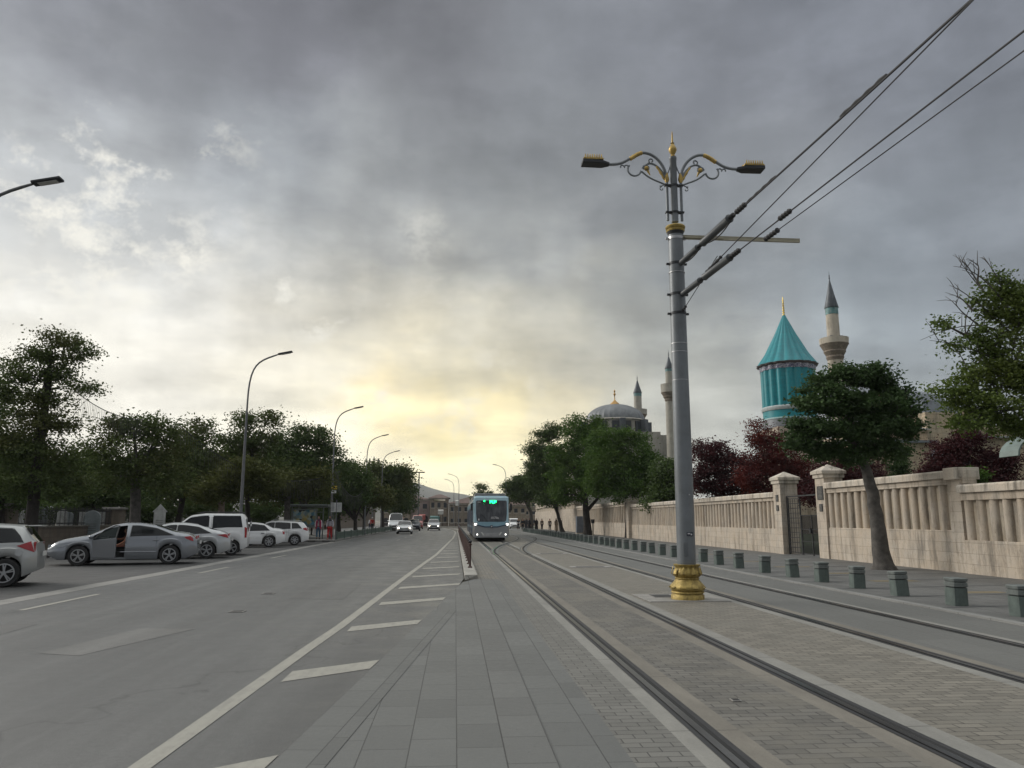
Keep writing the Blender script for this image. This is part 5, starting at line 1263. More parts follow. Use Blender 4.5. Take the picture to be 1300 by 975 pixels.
# ------------------------------------------------------------ foliage
def leafmat(name,dark,light,hue=None,trans=.25):
    m=bpy.data.materials.new(name); m.use_nodes=True; nt=m.node_tree; nt.nodes.clear()
    out=N(nt,'ShaderNodeOutputMaterial'); p=pos(nt)
    gi=N(nt,'ShaderNodeNewGeometry').outputs['Random Per Island']
    f=noise(nt,p,.8,3,.6); c=mixc(nt,ramp(nt,f,.35,.65),dark,light)
    c=mixc(nt,ramp(nt,gi,0,1,0,.55),c,tuple(x*1.7 for x in light))
    if hue: f2=noise(nt,p,.35,3,.6); c=mixc(nt,ramp(nt,f2,.5,.62,0,.8),c,hue)
    d=N(nt,'ShaderNodeBsdfDiffuse'); t=N(nt,'ShaderNodeBsdfTranslucent'); g_=N(nt,'ShaderNodeBsdfGlossy'); g_.inputs['Roughness'].default_value=.45; g_.inputs['Color'].default_value=(.25,.25,.25,1)
    lk(nt,c,d.inputs[0]); lk(nt,c,t.inputs[0])
    s=N(nt,'ShaderNodeMixShader'); s.inputs[0].default_value=trans; lk(nt,d.outputs[0],s.inputs[1]); lk(nt,t.outputs[0],s.inputs[2])
    s2=N(nt,'ShaderNodeMixShader'); s2.inputs[0].default_value=.06; lk(nt,s.outputs[0],s2.inputs[1]); lk(nt,g_.outputs[0],s2.inputs[2]); lk(nt,s2.outputs[0],out.inputs[0]); return m
ML_dark=leafmat('dark_leaves',(.032,.054,.016),(.062,.096,.026))
ML_left=leafmat('olive_dark_leaves',(.036,.055,.017),(.074,.102,.028),(.080,.082,.024))
ML_olive=leafmat('olive_leaves',(.038,.048,.013),(.075,.084,.022))
ML_green=leafmat('green_leaves',(.030,.064,.012),(.065,.120,.020),(.080,.130,.022))
ML_fresh=leafmat('fresh_leaves',(.044,.068,.016),(.09,.13,.028),(.12,.155,.034))
ML_red=leafmat('dark_red_leaves',(.034,.009,.008),(.085,.015,.013),(.13,.026,.018))
ML_purple=leafmat('purple_leaves',(.026,.009,.010),(.054,.014,.016))
ML_near=leafmat('near_tree_leaves',(.028,.052,.018),(.052,.090,.030))
M_bark=pm('grey_bark',(.085,.078,.070),.95,0,.45,5,.8); M_barkd=pm('dark_bark',(.035,.030,.026),.95,0,.4,5,.6); M_barkp=pm('pale_flaking_bark',(.20,.15,.12),.95,0,.5,4,.5)
def quads(name,C,U,V_,mat,parent):
    n=len(C); co=np.empty((n,4,3),np.float32); co[:,0]=C-U; co[:,1]=C-V_*.9+U*.1; co[:,2]=C+U; co[:,3]=C+V_*.9+U*.1
    me=bpy.data.meshes.new(name); me.vertices.add(4*n); me.vertices.foreach_set('co',co.ravel())
    me.loops.add(4*n); me.loops.foreach_set('vertex_index',np.arange(4*n,dtype=np.int32)); me.polygons.add(n)
    me.polygons.foreach_set('loop_start',np.arange(0,4*n,4,dtype=np.int32)); me.update(calc_edges=True); me.materials.append(mat)
    o=bpy.data.objects.new(name,me); COL.objects.link(o); o.parent=parent; return o
def tree(name,label,cat,Y,crown,trunk,leaf,bark,nclump,npc,ls,cr,group=None,zf=.6,shell=.45,limb=.35,base=None,twigs=0,crownname='crown',depth=1.0,keep=None):
    """crown: ellipses (px,py,rx,ry) in photo pixels at depth Y turned into real ellipsoids; trunk: [(px,py,radius_m)]"""
    B=atY(*(trunk[0][:2]),Y) if trunk else atY(crown[0][0],659,Y)
    B.z=0.0 if base is None else base
    t=empty(name,B,0,label,cat,group)
    r_=np.random.default_rng(abs(hash(label))%100000 if False else sum(ord(ch)*(i+1) for i,ch in enumerate(label))%99991)
    ell=[]
    for (px,py,rx,ry) in crown:
        c=atY(px,py,Y)-B; k=mpp(px,py,Y); ell.append((np.array(c),np.array([rx*k,rx*k*depth,ry*k])))
    wts=np.array([(e[1][0]*e[1][1]*e[1][2])**.72 for e in ell]); wts/=wts.sum()
    cl=[]
    for (c,rad),wt in zip(ell,wts):
        m_=max(3,int(nclump*wt)); v=r_.normal(size=(m_,3)); v/=np.linalg.norm(v,axis=1)[:,None]
        rr=(shell+(1-shell)*r_.random(m_)**.6)*(.86+.22*r_.random(m_)); 
        P_=c+v*rad*rr[:,None]; cl.append(P_)
    cl=np.concatenate(cl); 
    # leaves
    per=r_.poisson(npc,len(cl)); idx=np.repeat(np.arange(len(cl)),per); n=len(idx)
    crs=cr*(.55+.9*r_.random(len(cl)))
    off=r_.normal(size=(n,3))*np.array([1,1,zf])*crs[idx][:,None]*.55
    C=cl[idx]+off
    u=r_.normal(size=(n,3)); u[:,2]*=.6; u/=np.linalg.norm(u,axis=1)[:,None]
    w_=r_.normal(size=(n,3)); v=np.cross(u,w_); v/=np.linalg.norm(v,axis=1)[:,None]
    s=ls*(.6+.8*r_.random(n))[:,None]
    ok=C[:,2]>.2 if keep is None else keep(C)
    quads(crownname,C[ok],(u*s*.5)[ok],(v*s*.30)[ok],leaf,t)
    if trunk:
        b=MB(); tp=[]; 
        for px,py,r in trunk: tp.append((atY(px,py,Y)-B,r))
        tp[0]=(Vector((0,0,-.05)),tp[0][1])
        # smooth the trunk a little
        pts=[];rad=[]
        for (a,ra),(c,rc) in zip(tp,tp[1:]):
            for q in range(4):
                f=q/4; p=a.lerp(c,f); jit=Vector((r_.normal(),r_.normal(),0))*ra*.07*(1 if q else 0); pts.append(p+jit); rad.append(ra+(rc-ra)*f)
        pts.append(tp[-1][0]); rad.append(tp[-1][1]); rad[0]*=1.35; rad[1]*=1.08
        pts=[Vector((0,0,-.4)),Vector((0,0,-.02))]+pts[1:]; rad=[rad[0]*1.1,rad[0]*1.05]+rad[1:]
        b.tube(pts,rad,14)
        top=tp[-1][0]; rt=tp[-1][1]; start=max(1,len(pts)//2)
        sel=r_.permutation(len(cl))[:max(5,int(len(cl)*limb))]
        zmin=pts[start].z
        # a few main limbs, the rest fork off them
        mains=[]
        for j,i in enumerate(sel):
            e=Vector(cl[i])
            if j<7 or not mains:
                k0=start+int(r_.integers(0,len(pts)-start)); s0=pts[k0]; r0=rad[k0]*.62
                mid=s0.lerp(e,.5)+Vector((r_.normal()*.15,r_.normal()*.15,(e-s0).length*.12)); path=bez([s0,mid,e],8)
                b.tube(path,[r0*(1-.85*q/8) for q in range(9)],7,False); mains.append((path,r0))
            else:
                bp=min(((p_,r0*(1-.85*qi/8)) for path,r0 in mains for qi,p_ in enumerate(path[1:7],1)),key=lambda x:(x[0]-e).length+(2 if x[0].z>e.z+.3 else 0))
                s0,r0=bp; mid=s0.lerp(e,.5)+Vector((r_.normal()*.12,r_.normal()*.12,(e-s0).length*.10)); path=bez([s0,mid,e],5)
                b.tube(path,[max(.008,r0*.6*(1-.85*q/5)) for q in range(6)],5,False)
                if (e-s0).length>.8 and len(mains)<28: mains.append((path+[e]*3,r0*.6))
        b.build('trunk',bark,t,True,fix=False,angle=60)
    return t
LT='trees behind the graveyard wall on the left'
# left side: tall feathery tree, then the mass of darker trees running away
tree('tall_tree','tall feathery tree with layered sprays of leaves rising above the silver hatchback','tree',34,
 [(78,432,26,14),(48,452,22,14),(106,450,18,13),(80,458,26,12),(30,478,26,12),(70,476,30,12),(100,492,22,10),(60,506,34,14),(14,462,16,12),(4,500,22,20),(52,535,40,18),(88,540,18,12),(40,570,48,20),(80,585,26,20),(10,560,28,28),(30,610,52,22),(85,620,30,18)],
 [(40,668,.26),(46,600,.22),(56,530,.17),(60,485,.11),(66,445,.05)],ML_left,M_barkd,420,85,.12,.52,LT,zf=.5,shell=.1,limb=.45)
tree('broad_tree','dark broad tree at the very left edge in front of the fence','tree',38,[(-20,520,34,50),(-10,590,40,40),(10,625,34,22)],[(4,668,.22),(0,600,.15)],ML_dark,M_barkd,150,80,.15,.7,LT)
LD=[('round crowned tree with a thick pale trunk behind the grey sedan',45,[(138,545,24,16),(160,540,18,14),(184,538,22,17),(208,548,22,18),(222,565,18,16),(128,572,24,18),(170,575,44,28),(200,600,44,24),(140,606,30,20)],[(174,664,.30),(172,620,.26),(175,585,.15)],ML_left,M_bark),
 ('dark tree filling the gap between the tall tree and the round one',52,[(110,600,20,24),(122,626,26,18),(150,628,26,14)],[(118,664,.2),(118,620,.14)],ML_dark,M_barkd),
 ('dense dark tree right of the round crowned tree',55,[(232,562,20,18),(255,548,20,18),(245,585,34,24),(226,610,30,22),(265,610,30,20)],[(222,662,.2),(235,620,.18),(245,580,.1)],ML_left,M_barkd),
 ('tree behind the tallest lamp with sky showing through its top',58,[(312,538,17,12),(345,532,14,12),(300,560,22,14),(330,562,24,14),(290,590,30,20),(330,600,34,22)],[(316,662,.2),(314,610,.15),(320,570,.09)],ML_left,M_barkd),
 ('olive green low tree with pale twisted trunk between the white van and white sedan',49,[(310,600,26,16),(290,615,24,15),(335,610,22,14),(270,628,24,12)],[(283,664,.22),(281,640,.19),(286,622,.12)],ML_olive,M_barkp),
 ('wide dark tree whose crown forms the left skyline behind the second lamp',66,[(372,556,22,16),(400,556,20,15),(352,575,26,18),(418,575,18,14),(385,592,34,20),(425,598,18,16)],[(388,662,.2),(386,620,.15)],ML_dark,M_barkd),
 ('olive tree with a straight trunk beside the estate car',56,[(368,612,26,14),(345,622,24,13),(392,618,22,13),(405,606,14,12)],[(365,661,.24),(365,636,.2),(368,618,.1)],ML_olive,M_bark),
 ('dark tree standing behind the bus shelter',72,[(440,602,16,16),(455,612,18,16),(420,622,24,14),(445,632,22,12)],[(452,668,.18),(450,640,.14)],ML_dark,M_barkd),
 ('small olive tree above the ribbed wall',84,[(462,622,18,11),(478,632,16,10),(448,630,14,10)],[(462,671,.17),(463,640,.13)],ML_olive,M_barkd),
 ('dark tree on the left pavement with a ragged crown against the yellow sky',98,[(474,598,12,10),(492,602,14,9),(505,612,12,12),(480,615,18,14),(500,630,16,12),(512,600,9,8)],[(486,672,.2),(486,640,.16),(490,615,.1)],ML_left,M_barkd),
 ('last dark tree of the left row where the road bends',118,[(508,605,12,9),(516,622,10,12),(502,636,16,12),(512,640,10,10)],[(500,670,.2),(502,645,.15)],ML_dark,M_barkd)]
for l,Y,cr_,tr_k,lf,bk in LD:
    k=Y/50
    tree('street_tree',l,'tree',Y,cr_,tr_k,lf,bk,int(250),75,.17*k**.7,.66*k**.6,LT,shell=.35,limb=.22)
# darker belt far inside the graveyard
BT=[(20,600,52,44,60,'far left'),(110,612,46,36,64,'second from the left'),(200,606,50,40,66,'behind the round crowned tree'),(290,604,50,42,70,'behind the tallest lamp'),(370,606,48,40,78,'behind the estate car'),(430,618,34,34,90,'behind the bus shelter')]
for px,py,rx,ry,Y,w_ in BT:
    tree('background_tree','dark background tree deep in the graveyard, '+w_,'tree',Y,[(px,py,rx,ry),(px-rx*.5,py+12,rx*.7,ry*.8),(px+rx*.5,py+12,rx*.7,ry*.8)],[(px,662,.25),(px,630,.2)],ML_dark,M_barkd,230,70,.30,1.0,LT,shell=.2,limb=.1)
for i,(px,py,rx,ry,Y) in enumerate(((20,650,40,14,50),(100,652,34,12,53),(190,652,34,12,55),(262,650,36,14,60),(330,650,34,15,64),(396,652,30,16,76))):
    tree('shrub','dark low shrub among the graves behind the left fence, '+ordw(i+1)+' from the left edge','shrub',Y,[(px,py,rx,ry)],[(px,664,.08),(px,656,.05)],ML_dark,M_barkd,70,70,.22,.6,'shrubs behind the left fence',limb=.1,shell=.1)
# right side street trees
RT='green street trees along the right pavement'
tree('street_tree','leafy green tree on a thin straight trunk just left of the lamp post','tree',67.6,[(770,590,34,26),(800,580,34,24),(822,600,30,26),(790,615,46,22),(835,620,18,16),(760,612,24,20),(810,562,18,12),(788,556,22,14),(766,556,20,14)],[(796,683,.16),(796,650,.14),(794,622,.10)],ML_green,M_barkd,420,80,.20,.62,RT,limb=.15,shell=.3)
tree('street_tree','tallest green street tree on a thick forked trunk','tree',79,[(735,545,24,18),(758,548,22,20),(745,575,36,26),(715,580,22,20),(770,580,22,22),(740,605,44,24),(722,625,26,16),(770,618,24,16)],[(746,680,.42),(744,650,.34),(742,618,.22)],ML_green,M_barkd,480,80,.22,.68,RT,limb=.15,shell=.3)
tree('street_tree','dark green tree with a crooked leaning trunk left of the tallest one','tree',100,[(690,556,14,10),(704,548,13,12),(680,575,14,12),(696,580,22,18),(688,605,22,20),(712,602,20,22),(700,630,24,14),(676,592,10,10)],[(714,675,.26),(708,652,.2),(698,630,.12)],ML_dark,M_barkd,430,70,.25,.75,RT,limb=.2,shell=.3)
tree('street_tree','low dark tree with a pale forked trunk nearest to the tram','tree',118,[(650,618,12,8),(664,612,14,9),(672,624,14,10),(655,630,14,8),(684,620,12,12)],[(674,671,.32),(674,652,.26),(670,636,.14)],ML_dark,M_bark,260,70,.25,.75,RT,limb=.25,shell=.3)
tree('street_tree','small ragged tree peeping over the tram roof','tree',150,[(611,619,6,5),(607,628,7,6),(620,630,8,6),(603,634,5,5),(612,640,12,8)],[(612,670,.2),(612,640,.12)],ML_dark,M_barkd,90,60,.32,.8,'small far trees',limb=.3,shell=.2)
tree('street_tree','dark green tree behind the lamp post between the street trees and the red ones','tree',60,[(845,600,16,20),(850,628,22,18),(836,640,16,10)],[(846,684,.12),(846,650,.1)],ML_dark,M_barkd,150,80,.2,.6,RT,limb=.2)
# red leaved trees behind the wall
tree('red_leaved_tree','dark purple leaved tree behind the wall just right of the lamp post','tree',46,[(900,572,24,14),(915,590,32,22),(890,612,22,18),(925,620,34,20),(950,600,22,22)],[(912,672,.16),(914,630,.13),(918,600,.08)],ML_purple,M_barkd,300,85,.13,.5,'red leaved trees behind the wall',limb=.3,shell=.25,base=.05)
tree('red_leaved_tree','bright crimson leaved tree in front of the turquoise tower','tree',43,[(968,556,22,22),(985,580,30,26),(960,600,26,24),(1005,600,32,22),(1022,618,24,16),(985,625,40,18)],[(985,672,.16),(984,630,.13),(982,600,.08)],ML_red,M_barkd,360,85,.12,.46,'red leaved trees behind the wall',limb=.3,shell=.25,base=.05)
tree('red_leaved_tree','small red leaved tree right behind the leaning trunk','tree',38,[(1060,600,30,20),(1085,612,30,18),(1108,600,16,14),(1045,625,30,18)],[(1070,672,.10),(1070,630,.08)],ML_purple,M_barkd,220,80,.11,.4,'red leaved trees behind the wall',limb=.3,shell=.25,base=.05)
tree('red_leaved_tree','wide dark maroon tree behind the stepped wall at the right','tree',30,[(1205,572,26,18),(1232,560,24,16),(1215,596,40,18),(1260,590,32,20),(1185,598,18,12),(1250,610,44,14)],[(1225,672,.12),(1225,630,.10),(1225,600,.07)],ML_purple,M_barkd,330,90,.10,.34,'red leaved trees behind the wall',limb=.3,shell=.2,base=.05)
# leaning tree on the right pavement
tree('leaning_tree','dark tree with a bare grey trunk leaning left over the right pavement','tree',23.9,
 [(1045,490,26,14),(1085,480,24,11),(1118,484,22,12),(1140,496,16,10),(1022,512,22,13),(1156,516,14,12),(1065,512,36,17),(1112,518,38,18),(1012,538,16,11),(1045,545,34,15),(1095,545,40,17),(1142,540,22,14),(1022,562,22,14),(1052,574,24,12),(1082,578,24,11),(1125,568,28,14),(1158,545,12,14),(1068,470,18,8),(1100,470,16,7)],
 [(1122,722,.30),(1117,690,.245),(1113,655,.205),(1108,625,.185),(1098,592,.15),(1086,565,.12),(1082,540,.08)],ML_near,M_bark,560,75,.12,.30,'green street trees along the right pavement',zf=.5,shell=.2,limb=.22,base=.02)
# spring green tree at the right edge with bare twigs
rt=tree('spring_tree','loosely leaved fresh green tree reaching in from the right edge with bare twigs','tree',17.2,
 [(1285,400,30,40),(1258,395,16,14),(1262,450,32,26),(1235,480,28,20),(1215,440,14,9),(1205,412,14,7),(1290,480,40,34),(1210,500,20,12),(1250,515,42,22),(1290,540,40,16),(1230,538,30,10),(1340,440,40,80),(1268,358,20,12),(1245,378,14,9),(1285,372,20,16),(1240,425,16,10),(1185,497,9,6)],
 [(1345,672,.22),(1340,600,.20),(1330,520,.16),(1318,450,.11),(1300,390,.05)],ML_fresh,M_bark,560,58,.085,.24,'',zf=.6,shell=.1,limb=.35,base=.05)
if 'group' in rt: del rt['group']
b=MB(); O=rt.location
for (p0,p1,p2) in (((1290,440),(1245,395),(1168,432)),((1300,420),(1250,370),(1212,322)),((1290,410),(1240,345),(1210,338)),((1292,400),(1255,350),(1248,325)),((1285,425),(1230,372),(1205,362)),((1270,430),(1215,385),(1215,380)),((1290,470),(1230,440),(1180,432)),((1250,372),(1235,340),(1225,333)),((1235,395),(1225,372),(1214,378)),((1240,360),(1238,340),(1240,334))):
    A,Bm,Cc=[atY(*q,17.2)-O for q in (p0,p1,p2)]
    path=bez([A,Bm+Vector((0,rng.uniform(-.4,.4),0)),Cc],9); b.tube(path,[.028*(1-.85*q/9) for q in range(10)],5)
    for q in (4,6,7,8):
        e=path[q]+Vector((rng.uniform(-.35,.05),rng.uniform(-.3,.3),rng.uniform(.05,.35))); b.tube([path[q],path[q].lerp(e,.5)+Vector((0,0,.03)),e],[.010,.007,.004],4)
b.build('bare_twigs',M_bark,rt,True)
tree('garden_conifer','slim dark green garden conifer in front of the stone buildings','tree',40,[(1142,575,9,14),(1142,595,14,18),(1142,612,18,14)],[(1142,672,.08),(1142,590,.05)],leafmat('conifer_green',(.02,.04,.015),(.04,.07,.02)),M_barkd,120,70,.10,.3,shell=.1,limb=.1,base=.05)
tree('garden_hedge','clipped light green bush just above the step in the wall','shrub',24.5,[(1238,606,14,12),(1226,612,10,8)],[(1236,660,.05),(1236,620,.04)],ML_green,M_barkd,60,70,.08,.2,shell=.1,limb=.1,base=.05)
# ------------------------------------------------------------ string lights over the graves
def swag(label,a,c,Ya,Yc,sag,strands):
    A=atY(*a,Ya); Cc=atY(*c,Yc); t=empty('light_curtain',A,0,label,'string lights','curtain string lights hung through the left trees')
    b=MB(); pts=[]
    for i in range(21):
        q=i/20; p=(Cc-A)*q; p.z-=sag*4*q*(1-q); pts.append(p)
    b.tube(pts,.022,5); b.build('cable',M_wire,t)
    b=MB(); n=strands
    for i in range(1,n):
        q=i/n*20; k=min(19,int(q)); p=pts[k].lerp(pts[k+1],q-k); L_=.5+.7*abs(math.sin(i*1.7)); b.tube([p,p-Vector((.03*math.sin(i),0,L_*.5)),p-Vector((0,0,L_))],.0075,3)
    o=b.build('light_strands',pm('strand_grey',(.10,.10,.09),.8),t)
swag('thin curtain of string lights against the sky right of the tall feathery tree',(96,497),(182,533),40,44,.35,46)
swag('long curtain of string lights sagging across the dark trees towards the second lamp',(228,540),(432,598),44,57,1.7,90)
swag('farther curtain of string lights sagging from the second lamp to the third',(425,596),(470,606),57,76,1.9,60)
# ------------------------------------------------------------ turquoise tower
def zAt(px,py,Y): return atY(px,py,Y).z
M_turq=None
def tilemat(name,c1,c2):
    m,nt,b=newmat(name); p=objc(nt); f=noise(nt,p,1.2,6,.7); c=mixc(nt,ramp(nt,f,.3,.7),c1,c2)
    g2=noise(nt,mapv(nt,p,(3,3,6)),4,3,.7); c=mixc(nt,ramp(nt,g2,.45,.65,0,.4),c,tuple(x*.6 for x in c1))
    s=N(nt,'ShaderNodeSeparateXYZ'); lk(nt,p,s.inputs[0]); q=mth(nt,'FRACT',mth(nt,'MULTIPLY',s.outputs[2],2.2)); c=mixc(nt,mth(nt,'MULTIPLY',mth(nt,'LESS_THAN',q,.09),.35),c,tuple(x*.6 for x in c1))
    d=noise(nt,mapv(nt,p,(1,1,.12)),3,5,.7); c=mixc(nt,ramp(nt,d,.55,.75,0,.35),c,(.02,.10,.11))
    lk(nt,c,b.inputs['Base Color']); b.inputs['Roughness'].default_value=.35; return m
M_turq=tilemat('turquoise_tiles',(.002,.19,.225),(.004,.28,.315))
YT=86.0; cxp=999.5; base=atY(cxp,470,YT); k=mpp(cxp,480,YT)
tw=empty('turquoise_tower',(base.x,YT,0),0,'turquoise tiled fluted tower with a pointed cone roof and gilded finial','tower')
z=lambda py: zAt(cxp,py,YT)
NF=18
def fluted(prof,nf=NF,amp=.045,n=216,ph=.1):
    b=MB(); vs=[]
    for r,zz,a_ in prof:
        for q in range(n):
            an=2*PI*q/n; f=abs(math.sin(nf*an/2+ph)); vs.append((r*(1-a_+a_*f)*math.cos(an),r*(1-a_+a_*f)*math.sin(an),zz))
    fs=[(i*n+q,i*n+(q+1)%n,(i+1)*n+(q+1)%n,(i+1)*n+q) for i in range(len(prof)-1) for q in range(n)]
    b.add(vs,fs); return b
Rr_=33.5*k
fluted([(Rr_*.99,z(522),.09),(Rr_,z(470),.09)]).build('drum',M_turq,tw,True,angle=25)
fluted([(Rr_*.995,z(523),.0),(Rr_*1.02,z(521),0),(Rr_*1.02,z(519),0),(Rr_*.98,z(517.5),0)]).build('drum_band',pm('white_tile_band',(.38,.42,.42),.5),tw,True)
b=MB(); b.lathe([(Rr_*.97,z(533)),(Rr_*.97,z(521))],n=48); b.build('lower_drum',M_turq,tw,True)
b=MB(); b.lathe([(Rr_*1.0,z(534)),(Rr_*1.0,z(532.3))],n=48); b.build('lower_band',pm('pale_tile_band',(.35,.5,.5),.5),tw,True)
b=MB(); b.lathe([(Rr_*1.02,z(545)),(Rr_*.98,z(534))],n=48); b.build('lead_skirt',pm('lead_sheet',(.12,.13,.14),.5,.3),tw,True)
b=MB(); w0=Rr_*.90; b.box((0,0,z(545)/2),(w0*2,w0*2,z(545))); b.build('square_base',M_stone,tw)
m,nt,bb=newmat('tile_inscription'); v=noise(nt,mapv(nt,objc(nt),(1,1,1.6)),2.6,4,.8,2.0); lk(nt,mixc(nt,ramp(nt,v,.47,.53),(.05,.05,.12),(.42,.42,.46)),bb.inputs['Base Color']); bb.inputs['Roughness'].default_value=.4
fluted([(Rr_*1.02,z(472),.07),(Rr_*1.03,z(466.5),.07)]).build('inscription_band',m,tw,True,angle=25)
fluted([(Rr_*1.02,z(466.8),.06),(Rr_*1.10,z(466),.06),(Rr_*1.13,z(464.3),.06),(Rr_*1.06,z(463.6),.06)]).build('cornice',pm('dark_cornice',(.10,.08,.08),.7),tw,True,angle=25)
fluted([(Rr_*1.10,z(464.2),.07),(Rr_*.80,z(450),.07),(Rr_*.40,z(425),.07),(.16,z(400.5),.02)]).build('cone_roof',M_turq,tw,True,angle=25)
for s in range(0,NF,3):
    an=2*PI*(s+.4)/NF; b=MB(); b.tube([(Rr_*.93*math.cos(an),Rr_*.93*math.sin(an),z(521)),(Rr_*.93*math.cos(an),Rr_*.93*math.sin(an),z(471))],.05,5); b.build('pale_rib',pm('pale_tile_band',(.35,.5,.5),.5),tw)
b=MB(); z0=z(401.5); z1=z(377); h_=z1-z0
pr=[(.14,z0)]
for q in range(7): a_=z0+h_*(q+.1)/8; pr+=[(.06,a_),(.17-.012*q,a_+h_*.03),(.17-.012*q,a_+h_*.07),(.06,a_+h_*.095)]
pr+=[(.03,z1)]; b.lathe(pr,n=12); b.build('gilded_finial',pm('bright_gold',(.75,.55,.16),.3,.9),tw,True)
# ------------------------------------------------------------ minarets
M_mst=pm('minaret_stone',(.47,.42,.34),.85,0,.15,1.0,dirt=(.17,.14,.10)); M_lead=pm('lead_roof',(.085,.095,.105),.5,.3,.25,1.5); M_mst2=pm('minaret_pale_stone',(.36,.34,.29),.85,0,.15,1.0,dirt=(.16,.14,.11))
def minaret(label,px,Y,sw,rows,stone):
    """rows: finial, cone top, cone base, gallery rail top, gallery floor, corbel end, bottom in photo rows"""
    B=atY(px,rows[3],Y); t=empty('minaret',(B.x,Y,0),0,label,'minaret'); k=mpp(px,500,Y); zz=[zAt(px,r,Y) for r in rows]; r=sw*k
    b=MB(); b.lathe([(r*1.12,0),(r*1.08,zz[5]),(r*1.05,zz[5])],n=16); b.build('shaft',stone,t,True)
    b=MB(); b.lathe([(r*1.05,zz[5]),(r*1.25,zz[5]+(zz[4]-zz[5])*.2),(r*1.2,zz[5]+(zz[4]-zz[5])*.3),(r*1.55,zz[5]+(zz[4]-zz[5])*.55),(r*1.5,zz[5]+(zz[4]-zz[5])*.62),(r*1.95,zz[4]),(r*2.0,zz[4]),(r*2.0,zz[4]+.08)],n=24); b.build('corbels',pm('corbel_stone',(.22,.18,.14),.85,0,.3,3,dirt=(.08,.06,.05)),t,True,angle=20)
    b=MB(); b.lathe([(r*1.96,zz[4]),(r*2.02,zz[3]),(r*1.92,zz[3]),(r*1.9,zz[4])],n=24,cap=False); b.build('gallery_rail',stone,t,True)
    b=MB(); b.lathe([(r*.90,zz[4]),(r*.86,zz[2])],n=16); b.build('upper_shaft',stone,t,True)
    b=MB(); b.lathe([(r*.90,zz[2]-(zz[1]-zz[2])*.24),(r*.90,zz[2])],n=16); b.build('tile_band',pm('turquoise_glaze',(.10,.22,.22),.5,0,.5,1.6,dirt=(.35,.36,.33)),t,True)
    b=MB(); b.lathe([(r*.98,zz[2]-.05),(r*1.0,zz[2]),(r*.5,zz[2]+(zz[1]-zz[2])*.5),(.05,zz[1])],n=16); b.build('cone_roof',M_lead,t,True)
    b=MB(); h_=zz[0]-zz[1]; b.lathe([(.04,zz[1]-.1),(.05,zz[1]),(.12,zz[1]+h_*.2),(.04,zz[1]+h_*.3),(.09,zz[1]+h_*.45),(.03,zz[1]+h_*.6),(.02,zz[0])],n=8); b.build('finial',M_lead,t,True)
    b=MB()
    for a in (0,1,2,3): b.box((r*.92*math.cos(a*PI/2+.7),r*.92*math.sin(a*PI/2+.7),zz[4]+1.0),(.5,.5,.3))
    b.build('loudspeaker',pm('speaker_grey',(.2,.2,.2),.6),t)
minaret('stone minaret with a dark cone and turquoise tile band beside the turquoise tower',1058.5,98,8.8,(345,355,391,430,438,458,500),M_mst)
minaret('slender pale minaret rising behind the green trees near the domed mosque',810,150,5.6,(476,482,499,520,527,537,560),M_mst2)
minaret('pale minaret half hidden behind the lamp post',850,132,5.6,(444,452,468,488,499,510,580),M_mst2)
# ------------------------------------------------------------ domed mosque
YM=145; B=atY(781,535,YM); k=mpp(782,530,YM)
ms=empty('domed_mosque',(B.x,YM,0),0,'mosque with a large ribbed grey lead dome behind the street trees','mosque')
zz=lambda py: zAt(782,py,YM)
b=MB(); n=96; pr=[]; z0=zz(535); z1=zz(513.5); R0=37*k
for i in range(13): a=PI/2*i/12; pr.append((R0*math.cos(a)+.02,z0+(z1-z0)*math.sin(a)))
b.lathe(pr,n=96,flute=.012,nf=32); b.build('dome',pm('dome_lead',(.15,.16,.165),.5,.2,.25,.6,dirt=(.08,.09,.10)),ms,True,angle=20)
b=MB(); b.lathe([(R0*1.05,zz(552)),(R0*1.05,zz(537)),(R0*1.10,zz(536)),(R0*1.0,zz(534))],n=16); b.build('drum',pm('mosque_stone',(.34,.32,.28),.85,0,.2,.5,dirt=(.15,.14,.12)),ms,True,angle=20)
for q in range(16):
    an=2*PI*(q+.5)/16; b=MB(); b.box((R0*1.04*math.cos(an),R0*1.04*math.sin(an),zz(545)),(.35,1.3,2.0),rz=an); b.build('window',pm('dark_window',(.02,.025,.03),.2),ms)
for q in range(8):
    an=2*PI*q/8; b=MB(); b.box((R0*1.12*math.cos(an),R0*1.12*math.sin(an),zz(548)),(1.4,1.0,3.6),rz=an); b.build('buttress',M_lead,ms)
b=MB(); b.b2(-48*k,48*k,-R0,R0*1.4,0,zz(552)); b.build('prayer_hall',pm('mosque_stone',(.34,.32,.28)),ms)
b=MB(); b.b2(10*k,72*k,-R0*.8,R0,0,zz(555)); b.build('side_hall',pm('mosque_stone',(.34,.32,.28)),ms)
b=MB(); b.lathe([(1.0,z1-.25),(.85,z1+.15),(.35,z1+.6),(.10,z1+.9),(.08,z1+1.6),(.25,z1+2.0),(.08,z1+2.3),(.18,z1+2.6),(.05,z1+2.9),(.02,zz(503))],n=14); b.build('gilded_finial',pm('orange_gold',(.45,.27,.09),.45,.5),ms,True)
